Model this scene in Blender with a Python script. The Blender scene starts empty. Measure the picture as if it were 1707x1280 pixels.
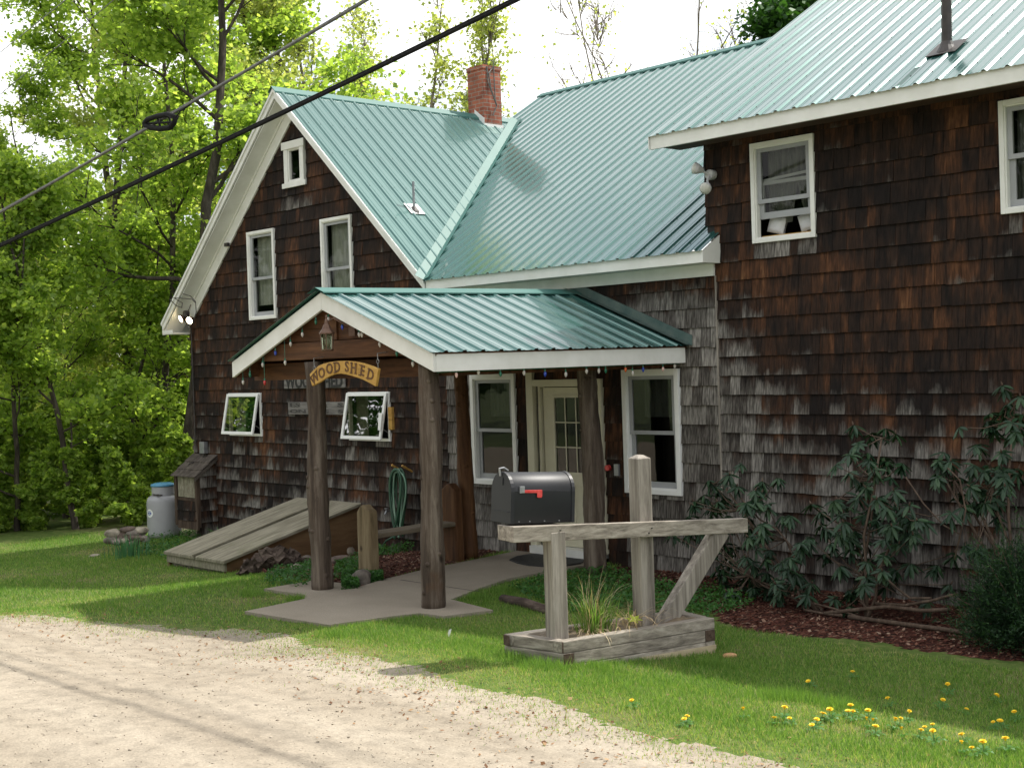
import bpy, math, random
import numpy as np
R_=math.radians
random.seed(7); rng=np.random.default_rng(7)
scn=bpy.context.scene
# ------------------------------------------------------------------ camera
FPX=2228.218; CX,CY=853.5,640.0
RM=np.array([[0.67906759,-0.01152916,-0.73398521],[0.73332901,-0.03443431,0.67900136],[-0.03310259,-0.99934046,-0.01492856]])
EYE=np.array([0,0,2.5])
from mathutils import Matrix, Vector
cam=bpy.data.objects.new('camera',bpy.data.cameras.new('camera'))
scn.collection.objects.link(cam); scn.camera=cam
cam.data.sensor_width=36; cam.data.lens=FPX/1707*36; cam.data.clip_end=2000; cam.data.clip_start=.05
r,d,f=RM[:,0],RM[:,1],RM[:,2]
cam.matrix_world=Matrix([[r[0],-d[0],-f[0],0],[r[1],-d[1],-f[1],0],[r[2],-d[2],-f[2],2.5],[0,0,0,1]])
# ------------------------------------------------------------------ world, sun, exposure
SV=Vector((.20,.72,1.0)).normalized()
SUN_EL=math.asin(SV.z); SUN_AZ=math.atan2(SV.x,SV.y)
w=bpy.data.worlds.new('World'); scn.world=w; w.use_nodes=True
nt=w.node_tree; nt.nodes.clear()
def wn(t): return nt.nodes.new(t)
out=wn('ShaderNodeOutputWorld'); sky=wn('ShaderNodeTexSky'); sky.sky_type='NISHITA'; sky.sun_disc=False
sky.sun_elevation=SUN_EL; sky.sun_rotation=SUN_AZ; sky.air_density=1.2; sky.dust_density=3
bg=wn('ShaderNodeBackground'); bg.inputs[1].default_value=.11
cb=wn('ShaderNodeBackground'); cb.inputs[0].default_value=(1,1,1,1); cb.inputs[1].default_value=1.0
tc=wn('ShaderNodeTexCoord'); mp=wn('ShaderNodeMapping'); mp.inputs['Scale'].default_value=(1.6,1.6,4)
nz=wn('ShaderNodeTexNoise'); nz.inputs['Scale'].default_value=1.5; nz.inputs['Detail'].default_value=6
cr=wn('ShaderNodeValToRGB'); cr.color_ramp.elements[0].position=.34; cr.color_ramp.elements[1].position=.50
mx=wn('ShaderNodeMixShader')
L=nt.links.new
L(tc.outputs['Generated'],mp.inputs[0]); L(mp.outputs[0],nz.inputs[0]); L(nz.outputs[0],cr.inputs[0])
L(sky.outputs[0],bg.inputs[0]); L(cr.outputs[0],mx.inputs[0]); L(bg.outputs[0],mx.inputs[1]); L(cb.outputs[0],mx.inputs[2]); L(mx.outputs[0],out.inputs[0])
sl=bpy.data.lights.new('sun','SUN'); sl.energy=3.8; sl.angle=R_(.8); sl.color=(1,.955,.88)
so=bpy.data.objects.new('sun',sl); scn.collection.objects.link(so)
so.rotation_euler=SV.to_track_quat('Z','Y').to_euler()
scn.view_settings.view_transform='Standard'; scn.view_settings.look='None'; scn.view_settings.gamma=1
scn.view_settings.exposure=0.80
scn.cycles.max_bounces=8; scn.cycles.transparent_max_bounces=12
scn.cycles.sample_clamp_indirect=6
# ------------------------------------------------------------------ projection helpers (pixel of the photo -> point on a real plane)
def ray(px,py): return RM@np.array([px-CX,py-CY,FPX])
def onY(px,py,y): v=ray(px,py); return EYE+v*(y/v[1])
def onX(px,py,x): v=ray(px,py); return EYE+v*(x/v[0])
def onZ(px,py,z): v=ray(px,py); return EYE+v*((z-2.5)/v[2])
def atD(px,py,dd): return EYE+RM@np.array([(px-CX)/FPX*dd,(py-CY)/FPX*dd,dd])
def sst(t): t=np.clip(t,0,1); return t*t*(3-2*t)
def H(x,y):
    x=np.asarray(x,float); y=np.asarray(y,float)
    h=-.30*sst((-13.3-x)/3.7)-.13*sst((-17-x)/4.5)
    h=h+.15*sst((9.0-y)/2.6)*np.maximum(sst((x+10.6)/2.0),.9*sst((5.9-y)/1.8))+.10*sst((6.9-y)/3.5)+.24*sst((-14.5-x)/3)*sst((5.9-y)/1.8)
    h=h-.04*np.clip(-24-x,0,40)-.03*np.clip(y-14,0,60)*sst((-22-x)/3)
    h=h+.004*np.sin(x*1.3+.6)*np.cos(y*1.1)*sst((7-y)/2)
    return h
def G(px,py):
    z=0.
    for i in range(12):
        p=onZ(px,py,z); z=float(H(p[0],p[1]))
    return np.array([p[0],p[1],z])
# ------------------------------------------------------------------ mesh builder
class MB:
    def __init__(s): s.v=[];s.f=[];s.c=None
    def add(s,vs,fs):
        n=len(s.v); s.v.extend([tuple(map(float,p)) for p in vs]); s.f.extend([tuple(i+n for i in q) for q in fs]); return s
    def quad(s,a,b,c,d): return s.add([a,b,c,d],[(0,1,2,3)])
    def poly(s,ps): return s.add(ps,[tuple(range(len(ps)))])
    def box(s,x0,x1,y0,y1,z0,z1):
        return s.add([(x0,y0,z0),(x1,y0,z0),(x1,y1,z0),(x0,y1,z0),(x0,y0,z1),(x1,y0,z1),(x1,y1,z1),(x0,y1,z1)],
            [(0,3,2,1),(4,5,6,7),(0,1,5,4),(1,2,6,5),(2,3,7,6),(3,0,4,7)])
    def obox(s,o,a,b,c):   # origin corner + 3 edge vectors
        o,a,b,c=map(np.array,(o,a,b,c))
        return s.add([o,o+a,o+a+b,o+b,o+c,o+a+c,o+a+b+c,o+b+c],[(0,3,2,1),(4,5,6,7),(0,1,5,4),(1,2,6,5),(2,3,7,6),(3,0,4,7)])
    def beam(s,p,q,wd,ht,up=(0,0,1)):
        p,q,up=map(lambda t:np.array(t,float),(p,q,up)); d=q-p; d/=np.linalg.norm(d)
        sd=np.cross(d,up); sd/=np.linalg.norm(sd); u=np.cross(sd,d)
        return s.obox(p-sd*wd/2-u*ht/2,q-p,sd*wd,u*ht)
    def prism(s,pts,vec):  # polygon extruded
        pts=[np.array(p,float) for p in pts]; n=len(pts); vec=np.array(vec,float)
        return s.add(pts+[p+vec for p in pts],[tuple(range(n))[::-1],tuple(range(n,2*n))]+[(i,(i+1)%n,(i+1)%n+n,i+n) for i in range(n)])
    def tube(s,pts,rad,n=8,cap=True,squash=None):
        pts=[np.array(p,float) for p in pts]; m=len(pts)
        if not hasattr(rad,'__len__'): rad=[rad]*m
        ref=None; vs=[];fs=[]
        for i,p in enumerate(pts):
            d=(pts[min(i+1,m-1)]-pts[max(i-1,0)]); L_=np.linalg.norm(d); d=d/(L_ if L_>1e-9 else 1)
            if ref is None:
                ref=np.array([1.,0,0]) if abs(d[0])<.8 else np.array([0,1.,0])
            a=ref-d*(ref@d); a/=np.linalg.norm(a)+1e-12; b=np.cross(d,a); ref=a
            for k in range(n):
                t=2*math.pi*k/n; vs.append(p+(a*math.cos(t)+b*math.sin(t))*rad[i])
        for i in range(m-1):
            for k in range(n):
                fs.append((i*n+k,i*n+(k+1)%n,(i+1)*n+(k+1)%n,(i+1)*n+k))
        if cap: fs.append(tuple(range(n))[::-1]); fs.append(tuple(range((m-1)*n,m*n)))
        return s.add(vs,fs)
    def lathe(s,c,prof,n=24,axis='z'):
        vs=[];fs=[];m=len(prof)
        for (rr,zz) in prof:
            for k in range(n):
                t=2*math.pi*k/n
                p=(rr*math.cos(t),rr*math.sin(t),zz)
                if axis=='y': p=(p[0],p[2],p[1])
                if axis=='x': p=(p[2],p[0],p[1])
                vs.append((c[0]+p[0],c[1]+p[1],c[2]+p[2]))
        for i in range(m-1):
            for k in range(n): fs.append((i*n+k,i*n+(k+1)%n,(i+1)*n+(k+1)%n,(i+1)*n+k))
        fs.append(tuple(range(n))[::-1]); fs.append(tuple(range((m-1)*n,m*n)))
        return s.add(vs,fs)
def wloc(o):
    p=Vector((0,0,0))
    while o is not None: p=p+o.location; o=o.parent
    return p
def link(o,parent=None):
    scn.collection.objects.link(o)
    if parent is not None: o.parent=parent
    return o
def obj(name,mb,m,parent=None,smooth=False,loc=None,attr=None,bevel=0,local=False):
    """one mesh object; vertices given in world coordinates (or local=True)"""
    me=bpy.data.meshes.new(name)
    V=np.array(mb.v,float)
    org=np.array(wloc(parent)) if parent is not None else (np.array(loc,float) if loc is not None else np.array([V[:,0].mean(),V[:,1].mean(),V[:,2].min()]))
    if not local: V=V-org
    me.from_pydata(V.tolist(),[],mb.f); me.update()
    ms=m if isinstance(m,(list,tuple)) else [m]
    for q in ms: me.materials.append(q)
    if smooth: me.polygons.foreach_set('use_smooth',[True]*len(me.polygons))
    if attr is not None:
        a=me.color_attributes.new('shd','FLOAT_COLOR','POINT'); a.data.foreach_set('color',np.array(attr,np.float32).ravel())
    o=bpy.data.objects.new(name,me); link(o,parent)
    if parent is None: o.location=org
    if bevel:
        b=o.modifiers.new('bevel','BEVEL'); b.width=bevel; b.segments=2; b.limit_method='ANGLE'
    return o
def npmesh(name,V,F,m,parent=None,loc=(0,0,0),attr=None,smooth=False):
    """fast mesh; F (n,k) array"""
    V=np.asarray(V,np.float32); F=np.asarray(F,np.int32)
    me=bpy.data.meshes.new(name); k=F.shape[1]
    me.vertices.add(len(V)); me.vertices.foreach_set('co',V.ravel())
    me.loops.add(F.size); me.loops.foreach_set('vertex_index',F.ravel())
    me.polygons.add(len(F)); me.polygons.foreach_set('loop_start',np.arange(0,F.size,k,dtype=np.int32))
    me.update(calc_edges=True)
    if smooth: me.polygons.foreach_set('use_smooth',[True]*len(F))
    if attr is not None:
        a=me.color_attributes.new('shd','FLOAT_COLOR','POINT'); a.data.foreach_set('color',np.asarray(attr,np.float32).ravel())
    me.materials.append(m)
    o=bpy.data.objects.new(name,me); link(o,parent)
    if parent is None: o.location=loc
    return o
def tag(o,label,cat,group=None,kind=None):
    o['label']=label; o['category']=cat
    if group: o['group']=group
    if kind: o['kind']=kind
    return o
def thing(name,label,cat,loc,group=None):
    o=bpy.data.objects.new(name,None); o.empty_display_size=.2; link(o); o.location=loc
    return tag(o,label,cat,group)
def struct(o): o['kind']='structure'; return o
# ------------------------------------------------------------------ materials
def newmat(name):
    m=bpy.data.materials.new(name); m.use_nodes=True; t=m.node_tree
    b=t.nodes['Principled BSDF']; return m,t,b
def N(t,typ,**k):
    n=t.nodes.new(typ)
    for a,v in k.items():
        if a in n.inputs: n.inputs[a].default_value=v
        else: setattr(n,a,v)
    return n
def ramp(t,stops):
    n=t.nodes.new('ShaderNodeValToRGB'); cr=n.color_ramp
    while len(cr.elements)<len(stops): cr.elements.new(.5)
    for e,(p,c) in zip(cr.elements,stops):
        e.position=p; e.color=(c,c,c,1) if not hasattr(c,'__len__') else (*c,1)
    return n
def coords(t,scale=(1,1,1),src='Object'):
    c=N(t,'ShaderNodeTexCoord'); m=N(t,'ShaderNodeMapping'); m.inputs['Scale'].default_value=scale
    t.links.new(c.outputs[src],m.inputs[0]); return m.outputs[0]
def noise(t,vec,scale,detail=4,rough=.55,dist=0):
    n=N(t,'ShaderNodeTexNoise'); n.inputs['Scale'].default_value=scale; n.inputs['Detail'].default_value=detail
    n.inputs['Roughness'].default_value=rough; n.inputs['Distortion'].default_value=dist
    if vec is not None: t.links.new(vec,n.inputs['Vector'])
    return n.outputs['Fac']
def mixc(t,fac,a,b,mode='MIX'):
    n=N(t,'ShaderNodeMix',data_type='RGBA',blend_type=mode); n.clamp_factor=True
    for s,v in ((n.inputs[0],fac),(n.inputs[6],a),(n.inputs[7],b)):
        if hasattr(v,'links') or hasattr(v,'is_output'): t.links.new(v,s)
        elif hasattr(v,'__len__'): s.default_value=(*v[:3],1)
        else: s.default_value=v
    return n.outputs[2]
def math_(t,op,a,b=None,c=None,clamp=False):
    n=N(t,'ShaderNodeMath',operation=op); n.use_clamp=clamp
    for i,v in enumerate((a,b,c)):
        if v is None: continue
        if hasattr(v,'is_output'): t.links.new(v,n.inputs[i])
        else: n.inputs[i].default_value=v
    return n.outputs[0]
def bump(t,b,h,strength=.3,dist=.01):
    n=N(t,'ShaderNodeBump'); n.inputs['Strength'].default_value=strength; n.inputs['Distance'].default_value=dist
    t.links.new(h,n.inputs['Height']); t.links.new(n.outputs[0],b.inputs['Normal'])
def setc(t,b,c):
    if hasattr(c,'is_output'): t.links.new(c,b.inputs['Base Color'])
    else: b.inputs['Base Color'].default_value=(*c,1)
def plain(name,c1,c2=None,rough=.6,scale=6,bmp=0,bscale=40,metal=0,spec=.5,stretch=(1,1,1),coat=0):
    m,t,b=newmat(name); b.inputs['Roughness'].default_value=rough; b.inputs['Metallic'].default_value=metal
    b.inputs['Specular IOR Level'].default_value=spec; b.inputs['Coat Weight'].default_value=coat
    v=coords(t,stretch)
    if c2 is not None:
        n=noise(t,v,scale,6,.6); rp=ramp(t,[(.35,0.),(.65,1.)]); t.links.new(n,rp.inputs[0])
        setc(t,b,mixc(t,rp.outputs[0],c1,c2))
    else: setc(t,b,c1)
    if bmp: bump(t,b,noise(t,v,bscale,5,.6),bmp,.01)
    return m
def woodmat(name,cols,stretch=(1,1,1),scale=8,rough=.8,bmp=.5,blotch=None,knots=False,bdist=.006):
    """grain runs along the axis with the small stretch number"""
    m,t,b=newmat(name); b.inputs['Roughness'].default_value=rough; b.inputs['Specular IOR Level'].default_value=.25
    v=coords(t,stretch); g=noise(t,v,scale,8,.7,.4)
    rp=ramp(t,[(.30,cols[0]),(.5,cols[1]),(.70,cols[2])]); t.links.new(g,rp.inputs[0])
    c=rp.outputs[0]
    if blotch:
        n=noise(t,coords(t),blotch[0],5,.6); r2=ramp(t,[(blotch[1],0.),(blotch[1]+.15,1.)]); t.links.new(n,r2.inputs[0])
        c=mixc(t,r2.outputs[0],c,blotch[2])
    if knots:
        vo=N(t,'ShaderNodeTexVoronoi'); vo.inputs['Scale'].default_value=3.2; t.links.new(coords(t,(1,1,.8)),vo.inputs['Vector'])
        r3=ramp(t,[(.05,1.),(.13,0.)]); t.links.new(vo.outputs['Distance'],r3.inputs[0])
        c=mixc(t,r3.outputs[0],c,(.02,.012,.008))
    setc(t,b,c); bump(t,b,g,bmp,bdist); return m
# shingles : shd = (random, height inside shingle, greyness, random2)
def shinglemat():
    m,t,b=newmat('cedar_shingle'); b.inputs['Roughness'].default_value=.85; b.inputs['Specular IOR Level'].default_value=.2
    a=N(t,'ShaderNodeAttribute'); a.attribute_name='shd'; sp=N(t,'ShaderNodeSeparateColor'); t.links.new(a.outputs['Color'],sp.inputs[0])
    r1,v,g=sp.outputs[0],sp.outputs[1],sp.outputs[2]; r2=a.outputs['Alpha']
    strk=noise(t,coords(t,(1,1,.06)),55,4,.6); stk2=noise(t,coords(t,(1,1,.15)),14,4,.6); big=noise(t,coords(t),1.1,4,.55); mid=noise(t,coords(t,(1,1,.4)),5,5,.6)
    # brown stain
    k=math_(t,'ADD',math_(t,'MULTIPLY',stk2,.9),math_(t,'MULTIPLY',math_(t,'SUBTRACT',r1,.5),.26))
    k=math_(t,'ADD',k,math_(t,'MULTIPLY',math_(t,'SUBTRACT',big,.5),1.2))
    rb=ramp(t,[(.22,(.011,.008,.007)),(.46,(.028,.016,.011)),(.62,(.060,.027,.014)),(.78,(.11,.048,.022)),(.95,(.17,.085,.04))]); t.links.new(k,rb.inputs[0])
    br=rb.outputs[0]
    # weathered grey
    kg=math_(t,'ADD',math_(t,'MULTIPLY',strk,.8),math_(t,'MULTIPLY',math_(t,'SUBTRACT',r2,.5),.5))
    rg=ramp(t,[(.15,(.045,.039,.034)),(.45,(.10,.092,.082)),(.8,(.20,.187,.168))]); t.links.new(kg,rg.inputs[0])
    gm=math_(t,'ADD',g,math_(t,'MULTIPLY',math_(t,'SUBTRACT',mid,.5),1.5))
    gm=math_(t,'ADD',gm,math_(t,'MULTIPLY',math_(t,'SUBTRACT',stk2,.5),.42))
    gm=math_(t,'ADD',gm,math_(t,'MULTIPLY',math_(t,'SUBTRACT',.5,v),.55))
    gm=math_(t,'ADD',gm,math_(t,'MULTIPLY',math_(t,'SUBTRACT',r2,.5),.22))
    rm=ramp(t,[(.33,0.),(.72,1.)]); t.links.new(gm,rm.inputs[0])
    gsc=math_(t,'ADD',.80,math_(t,'MULTIPLY',g,.75)); gv=N(t,'ShaderNodeVectorMath',operation='SCALE'); t.links.new(rg.outputs[0],gv.inputs[0]); t.links.new(gsc,gv.inputs[3])
    c=mixc(t,rm.outputs[0],br,gv.outputs[0])
    rs=ramp(t,[(.36,.45),(.6,1.15)]); t.links.new(strk,rs.inputs[0])
    c=mixc(t,.8,c,rs.outputs[0],'MULTIPLY')
    setc(t,b,c); bump(t,b,strk,.5,.006); return m
M={}
M['shingle']=shinglemat()
def roofmat(name,base,rough=.34,metal=.35,var=.15):
    m,t,b=newmat(name); b.inputs['Metallic'].default_value=metal; b.inputs['Specular IOR Level'].default_value=.6
    n=noise(t,coords(t),2.2,5,.6); n2=noise(t,coords(t),.35,3,.5)
    c=mixc(t,n,tuple(x*(1-var) for x in base),tuple(x*(1+var) for x in base))
    setc(t,b,c)
    r_=math_(t,'ADD',rough-.08,math_(t,'MULTIPLY',n2,.16)); t.links.new(r_,b.inputs['Roughness'])
    b.inputs['Coat Weight'].default_value=.5; b.inputs['Coat Roughness'].default_value=.05
    return m
M['roof']=roofmat('teal_roof_metal',(.040,.124,.110),.22,.40,.10)
M['flash']=roofmat('teal_flashing',(.048,.138,.120),.5,.0); M['flash'].node_tree.nodes['Principled BSDF'].inputs['Coat Weight'].default_value=0; M['flash'].node_tree.nodes['Principled BSDF'].inputs['Specular IOR Level'].default_value=.3
M['flash_old']=plain('faded_flashing',(.06,.11,.10),(.13,.17,.15),.55,4,.1,metal=.3)
M['white']=plain('white_paint',(.70,.70,.65),(.80,.80,.76),.55,3,.05,30)
M['whitevinyl']=plain('white_vinyl',(.74,.75,.72),(.80,.80,.78),.4,3)
M['cream']=plain('cream_paint',(.55,.52,.38),(.62,.59,.45),.5,2)
M['sash']=plain('grey_sash',(.30,.31,.32),(.36,.37,.38),.45,3)
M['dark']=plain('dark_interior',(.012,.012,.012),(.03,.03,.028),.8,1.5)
M['soffdark']=plain('dark_soffit_board',(.05,.03,.02),(.09,.05,.03),.8,3)
M['curtain']=plain('lace_curtain',(.22,.24,.21),(.36,.38,.34),.9,14,.3,40,stretch=(1,1,.15))
M['darkcurtain']=plain('thin_lace_curtain',(.10,.11,.10),(.18,.19,.17),.9,14,stretch=(1,1,.15))
M['cushion']=plain('pale_cushion',(.55,.56,.58),(.65,.66,.68),.9,6,.3,60)
M['screw']=plain('dark_screw',(.03,.05,.045),None,.5)
M['brick']=None
def brickmat():
    m,t,b=newmat('chimney_brick'); b.inputs['Roughness'].default_value=.85
    tcn=N(t,'ShaderNodeTexCoord'); g=N(t,'ShaderNodeNewGeometry'); sp=N(t,'ShaderNodeSeparateXYZ'); t.links.new(tcn.outputs['Object'],sp.inputs[0])
    cmb=N(t,'ShaderNodeCombineXYZ'); s=math_(t,'ADD',sp.outputs[0],sp.outputs[1]); t.links.new(s,cmb.inputs[0]); t.links.new(sp.outputs[2],cmb.inputs[1])
    br=N(t,'ShaderNodeTexBrick'); br.inputs['Scale'].default_value=1; br.inputs['Brick Width'].default_value=.20; br.inputs['Row Height'].default_value=.07
    br.inputs['Mortar Size'].default_value=.007; br.inputs['Color1'].default_value=(.42,.13,.07,1); br.inputs['Color2'].default_value=(.28,.075,.042,1); br.inputs['Mortar'].default_value=(.30,.25,.20,1)
    t.links.new(cmb.outputs[0],br.inputs['Vector'])
    n=noise(t,tcn.outputs['Object'],3,5,.6); rp=ramp(t,[(.4,.45),(.62,1.1)]); t.links.new(n,rp.inputs[0])
    setc(t,b,mixc(t,.7,br.outputs[0],rp.outputs[0],'MULTIPLY')); bump(t,b,br.outputs['Fac'],-.5,.01); return m
M['brick']=brickmat()
def glassmat(name,ior=1.55,tint=(1,1,1),kk=.85):
    m=bpy.data.materials.new(name); m.use_nodes=True; t=m.node_tree; t.nodes.clear()
    o=N(t,'ShaderNodeOutputMaterial'); tr=N(t,'ShaderNodeBsdfTransparent'); gl=N(t,'ShaderNodeBsdfGlossy'); mxs=N(t,'ShaderNodeMixShader')
    tr.inputs[0].default_value=(.55*tint[0],.58*tint[1],.56*tint[2],1); gl.inputs['Roughness'].default_value=.015; gl.inputs[0].default_value=(1,1,1,1)
    fr=N(t,'ShaderNodeFresnel'); fr.inputs[0].default_value=ior
    n=noise(t,coords(t),1.3,2); bp=N(t,'ShaderNodeBump'); bp.inputs['Strength'].default_value=.06; bp.inputs['Distance'].default_value=.05
    t.links.new(n,bp.inputs['Height']); t.links.new(bp.outputs[0],gl.inputs['Normal'])
    k=math_(t,'MULTIPLY',fr.outputs[0],kk,clamp=True)
    t.links.new(k,mxs.inputs[0]); t.links.new(tr.outputs[0],mxs.inputs[1]); t.links.new(gl.outputs[0],mxs.inputs[2]); t.links.new(mxs.outputs[0],o.inputs[0]); return m
M['glass']=glassmat('window_glass'); M['glassdull']=glassmat('dim_reflection_glass',1.5,(.9,.8,.7),.40); M['glassup']=glassmat('upper_window_glass',1.5,(1.45,1.4,1.35),.38)  # glassdull: brown tint and weak mirroring imitate dim reflections in the awning panes
M['logpost']=woodmat('log_post_wood',[(.022,.014,.010),(.085,.063,.047),(.20,.165,.13)],(1,1,.07),11,.75,.9,(1.4,.56,(.085,.042,.020)),knots=True,bdist=.012)
M['logbrown']=woodmat('brown_log_wood',[(.035,.015,.006),(.09,.04,.016),(.16,.08,.035)],(1,1,.10),8,.7,.6,knots=True)
M['beamX']=woodmat('stained_beam_wood',[(.032,.014,.006),(.088,.037,.015),(.155,.070,.030)],(.12,1,1),9,.65,.4)
M['greyV']=woodmat('weathered_post_wood',[(.07,.06,.05),(.235,.21,.178),(.42,.385,.335)],(1,1,.06),14,.9,.8)
M['greyU']=woodmat('weathered_timber',[(.075,.064,.052),(.26,.23,.19),(.45,.41,.35)],(1.6,.07,1.6),13,.9,.8,(2.2,.6,(.16,.13,.10)))
M['greyUlight']=woodmat('pale_board',[(.30,.24,.15),(.42,.35,.23),(.52,.44,.31)],(1.6,.07,1.6),10,.9,.5)
M['greyX']=woodmat('weathered_timber_short',[(.075,.064,.052),(.26,.23,.19),(.45,.41,.35)],(.08,1.6,1.6),13,.9,.8)
M['endgrain']=woodmat('timber_end_grain',[(.03,.02,.013),(.08,.055,.04),(.14,.10,.075)],(1,1,1),25,.9,.6)
M['ply']=woodmat('plywood_side',[(.06,.035,.018),(.13,.075,.036),(.19,.12,.06)],(1,.12,.6),6,.8,.2)
M['mossboard']=woodmat('mossy_door_board',[(.11,.098,.068),(.225,.205,.15),(.36,.335,.26)],(1.4,.06,.6),13,.9,.6,(1.6,.58,(.16,.16,.095)))
M['blackmetal']=plain('black_mailbox_enamel',(.009,.010,.013),(.014,.015,.018),.48,3,.05,60,metal=.0,spec=.4)
M['red']=plain('red_flag_paint',(.55,.03,.03),(.65,.08,.07),.4,20)
M['greymetal']=plain('galvanised_metal',(.22,.23,.24),(.32,.33,.34),.4,8,metal=.6)
M['blackpipe']=plain('black_pipe',(.02,.018,.016),(.05,.04,.035),.5,8)
M['copper']=plain('aged_copper',(.10,.055,.035),(.17,.10,.07),.5,12,metal=.4)
M['lampglass']=plain('lantern_glass',(.30,.31,.26),(.38,.38,.33),.15,5)
M['signwood']=woodmat('carved_sign_wood',[(.28,.15,.035),(.48,.28,.07),(.60,.38,.11)],(.2,1,1),9,.6,.3)
M['carve']=plain('carved_letter',(.09,.04,.012),(.14,.065,.02),.7,12)
M['signgrey']=woodmat('grey_sign_board',[(.08,.075,.07),(.16,.15,.14),(.26,.25,.23)],(.1,1,1),14,.9,.5)
M['blackpaint']=plain('black_letter_paint',(.008,.008,.008),None,.6)
M['wire']=plain('steel_wire',(.25,.25,.25),None,.4,metal=.7)
M['cable']=plain('black_cable',(.008,.008,.009),(.018,.018,.018),.8,30,spec=.15)
M['cablegrey']=plain('grey_cable',(.07,.07,.065),(.14,.135,.12),.5,12)
M['tank']=plain('tank_paint',(.30,.30,.31),(.35,.35,.36),.4,2,.03)
M['tankblue']=plain('blue_tank_cap',(.06,.22,.36),(.09,.28,.42),.45,4)
M['labelblue']=plain('blue_print',(.05,.10,.35),None,.5)
M['hose']=plain('green_hose',(.012,.055,.028),(.03,.10,.055),.35,3)
M['hosestripe']=plain('pale_hose',(.25,.38,.28),(.12,.25,.17),.4,3)
M['rock']=plain('fieldstone',(.08,.068,.055),(.24,.205,.17),.9,7,.8,22)
M['rockpale']=plain('pale_fieldstone',(.17,.145,.11),(.42,.37,.29),.9,6,.8,22)
M['rockred']=plain('red_fieldstone',(.06,.042,.034),(.17,.125,.10),.9,7,.8,22)
M['driftwood']=woodmat('rotten_log_wood',[(.02,.014,.011),(.085,.062,.05),(.20,.16,.13)],(.25,.6,1),12,.95,1.0,bdist=.02)
M['concrete']=None
M['rubber']=plain('rubber_mat',(.012,.012,.013),(.03,.03,.03),.7,30,.4,80)
M['floodwhite']=plain('flood_housing',(.42,.42,.42),(.5,.5,.5),.4,6)
M['bulbglass']=plain('frosted_bulb',(.45,.45,.40),(.6,.6,.55),.15,6)
def emis(name,c,s):
    m,t,b=newmat(name); b.inputs['Base Color'].default_value=(*c,1); b.inputs['Emission Color'].default_value=(*c,1); b.inputs['Emission Strength'].default_value=s; return m
M['lit']=emis('lit_bulb',(1,.80,.48),14)
for k,c in dict(bulbwhite=(.55,.52,.48),bulbpink=(.75,.5,.45),bulbgreen=(.01,.14,.08),bulbblue=(.02,.06,.42),bulbred=(.5,.02,.02),bulborange=(.6,.12,.03)).items():
    M[k]=plain(k.replace('bulb','bulb_'),c,None,.15,spec=.7)
def leafmat(name,cols,trans=.5,rough=.5,tmul=1.6):
    m=bpy.data.materials.new(name); m.use_nodes=True; t=m.node_tree; b=t.nodes['Principled BSDF']; o=t.nodes['Material Output']
    a=N(t,'ShaderNodeAttribute'); a.attribute_name='shd'; sp=N(t,'ShaderNodeSeparateColor'); t.links.new(a.outputs['Color'],sp.inputs[0])
    rp=ramp(t,[(i/(len(cols)-1),c) for i,c in enumerate(cols)]); t.links.new(sp.outputs[0],rp.inputs[0])
    t.links.new(rp.outputs[0],b.inputs['Base Color']); b.inputs['Roughness'].default_value=rough; b.inputs['Specular IOR Level'].default_value=.35
    tr=N(t,'ShaderNodeBsdfTranslucent'); c2=mixc(t,1.0,rp.outputs[0],(tmul*1.0,tmul*.97,tmul*.55),'MULTIPLY'); t.links.new(c2,tr.inputs[0])
    mxs=N(t,'ShaderNodeMixShader'); mxs.inputs[0].default_value=trans
    t.links.new(b.outputs[0],mxs.inputs[1]); t.links.new(tr.outputs[0],mxs.inputs[2]); t.links.new(mxs.outputs[0],o.inputs[0]); return m
M['leafA']=leafmat('maple_leaf',[(.10,.18,.030),(.22,.32,.06),(.38,.48,.11)],.62,.5,1.9)
M['leafB']=leafmat('spring_leaf',[(.17,.22,.06),(.30,.36,.11),(.44,.48,.18)],.6,.5,1.7)
M['leafD']=leafmat('dark_leaf',[(.015,.055,.01),(.03,.09,.015),(.06,.15,.03)],.35)
M['leafF']=leafmat('far_leaf',[(.16,.22,.04),(.32,.38,.08),(.50,.52,.16)],.5)
M['grass']=leafmat('grass_blade',[(.075,.17,.025),(.145,.27,.05),(.25,.38,.085),(.42,.37,.18)],.45,.6,1.5)
M['rhodo']=leafmat('rhododendron_leaf',[(.009,.027,.012),(.017,.048,.021),(.04,.085,.032)],.12,.42)
M['juniper']=leafmat('juniper_needle',[(.006,.020,.008),(.012,.042,.012),(.05,.12,.02)],.2,.6)
M['herb']=leafmat('ground_cover_leaf',[(.03,.09,.02),(.05,.15,.03),(.10,.24,.05)],.35,.55)
M['iris']=leafmat('iris_leaf',[(.05,.14,.06),(.07,.19,.09),(.10,.24,.12)],.35,.5)
M['drygrass']=leafmat('dry_stalk',[(.30,.22,.12),(.45,.34,.20),(.58,.48,.32)],.3,.8,1.0)
M['deadleaf']=leafmat('dead_leaf',[(.10,.045,.02),(.22,.11,.05),(.40,.27,.15)],.2,.8,1.0)
M['yellow']=plain('dandelion_yellow',(.75,.50,.01),(.85,.62,.02),.7,60)
M['stem']=plain('green_stem',(.10,.18,.04),(.14,.24,.06),.6,10)
M['bark']=woodmat('tree_bark',[(.022,.018,.014),(.055,.045,.036),(.12,.10,.08)],(1,1,.25),10,.95,1.0,bdist=.02)
M['barkpale']=woodmat('pale_bark',[(.10,.085,.07),(.20,.17,.14),(.32,.28,.23)],(1,1,.3),8,.95,.6)
M['shrubbark']=woodmat('shrub_stem',[(.04,.028,.02),(.09,.062,.045),(.16,.12,.09)],(1,1,.4),18,.9,.5)
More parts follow.
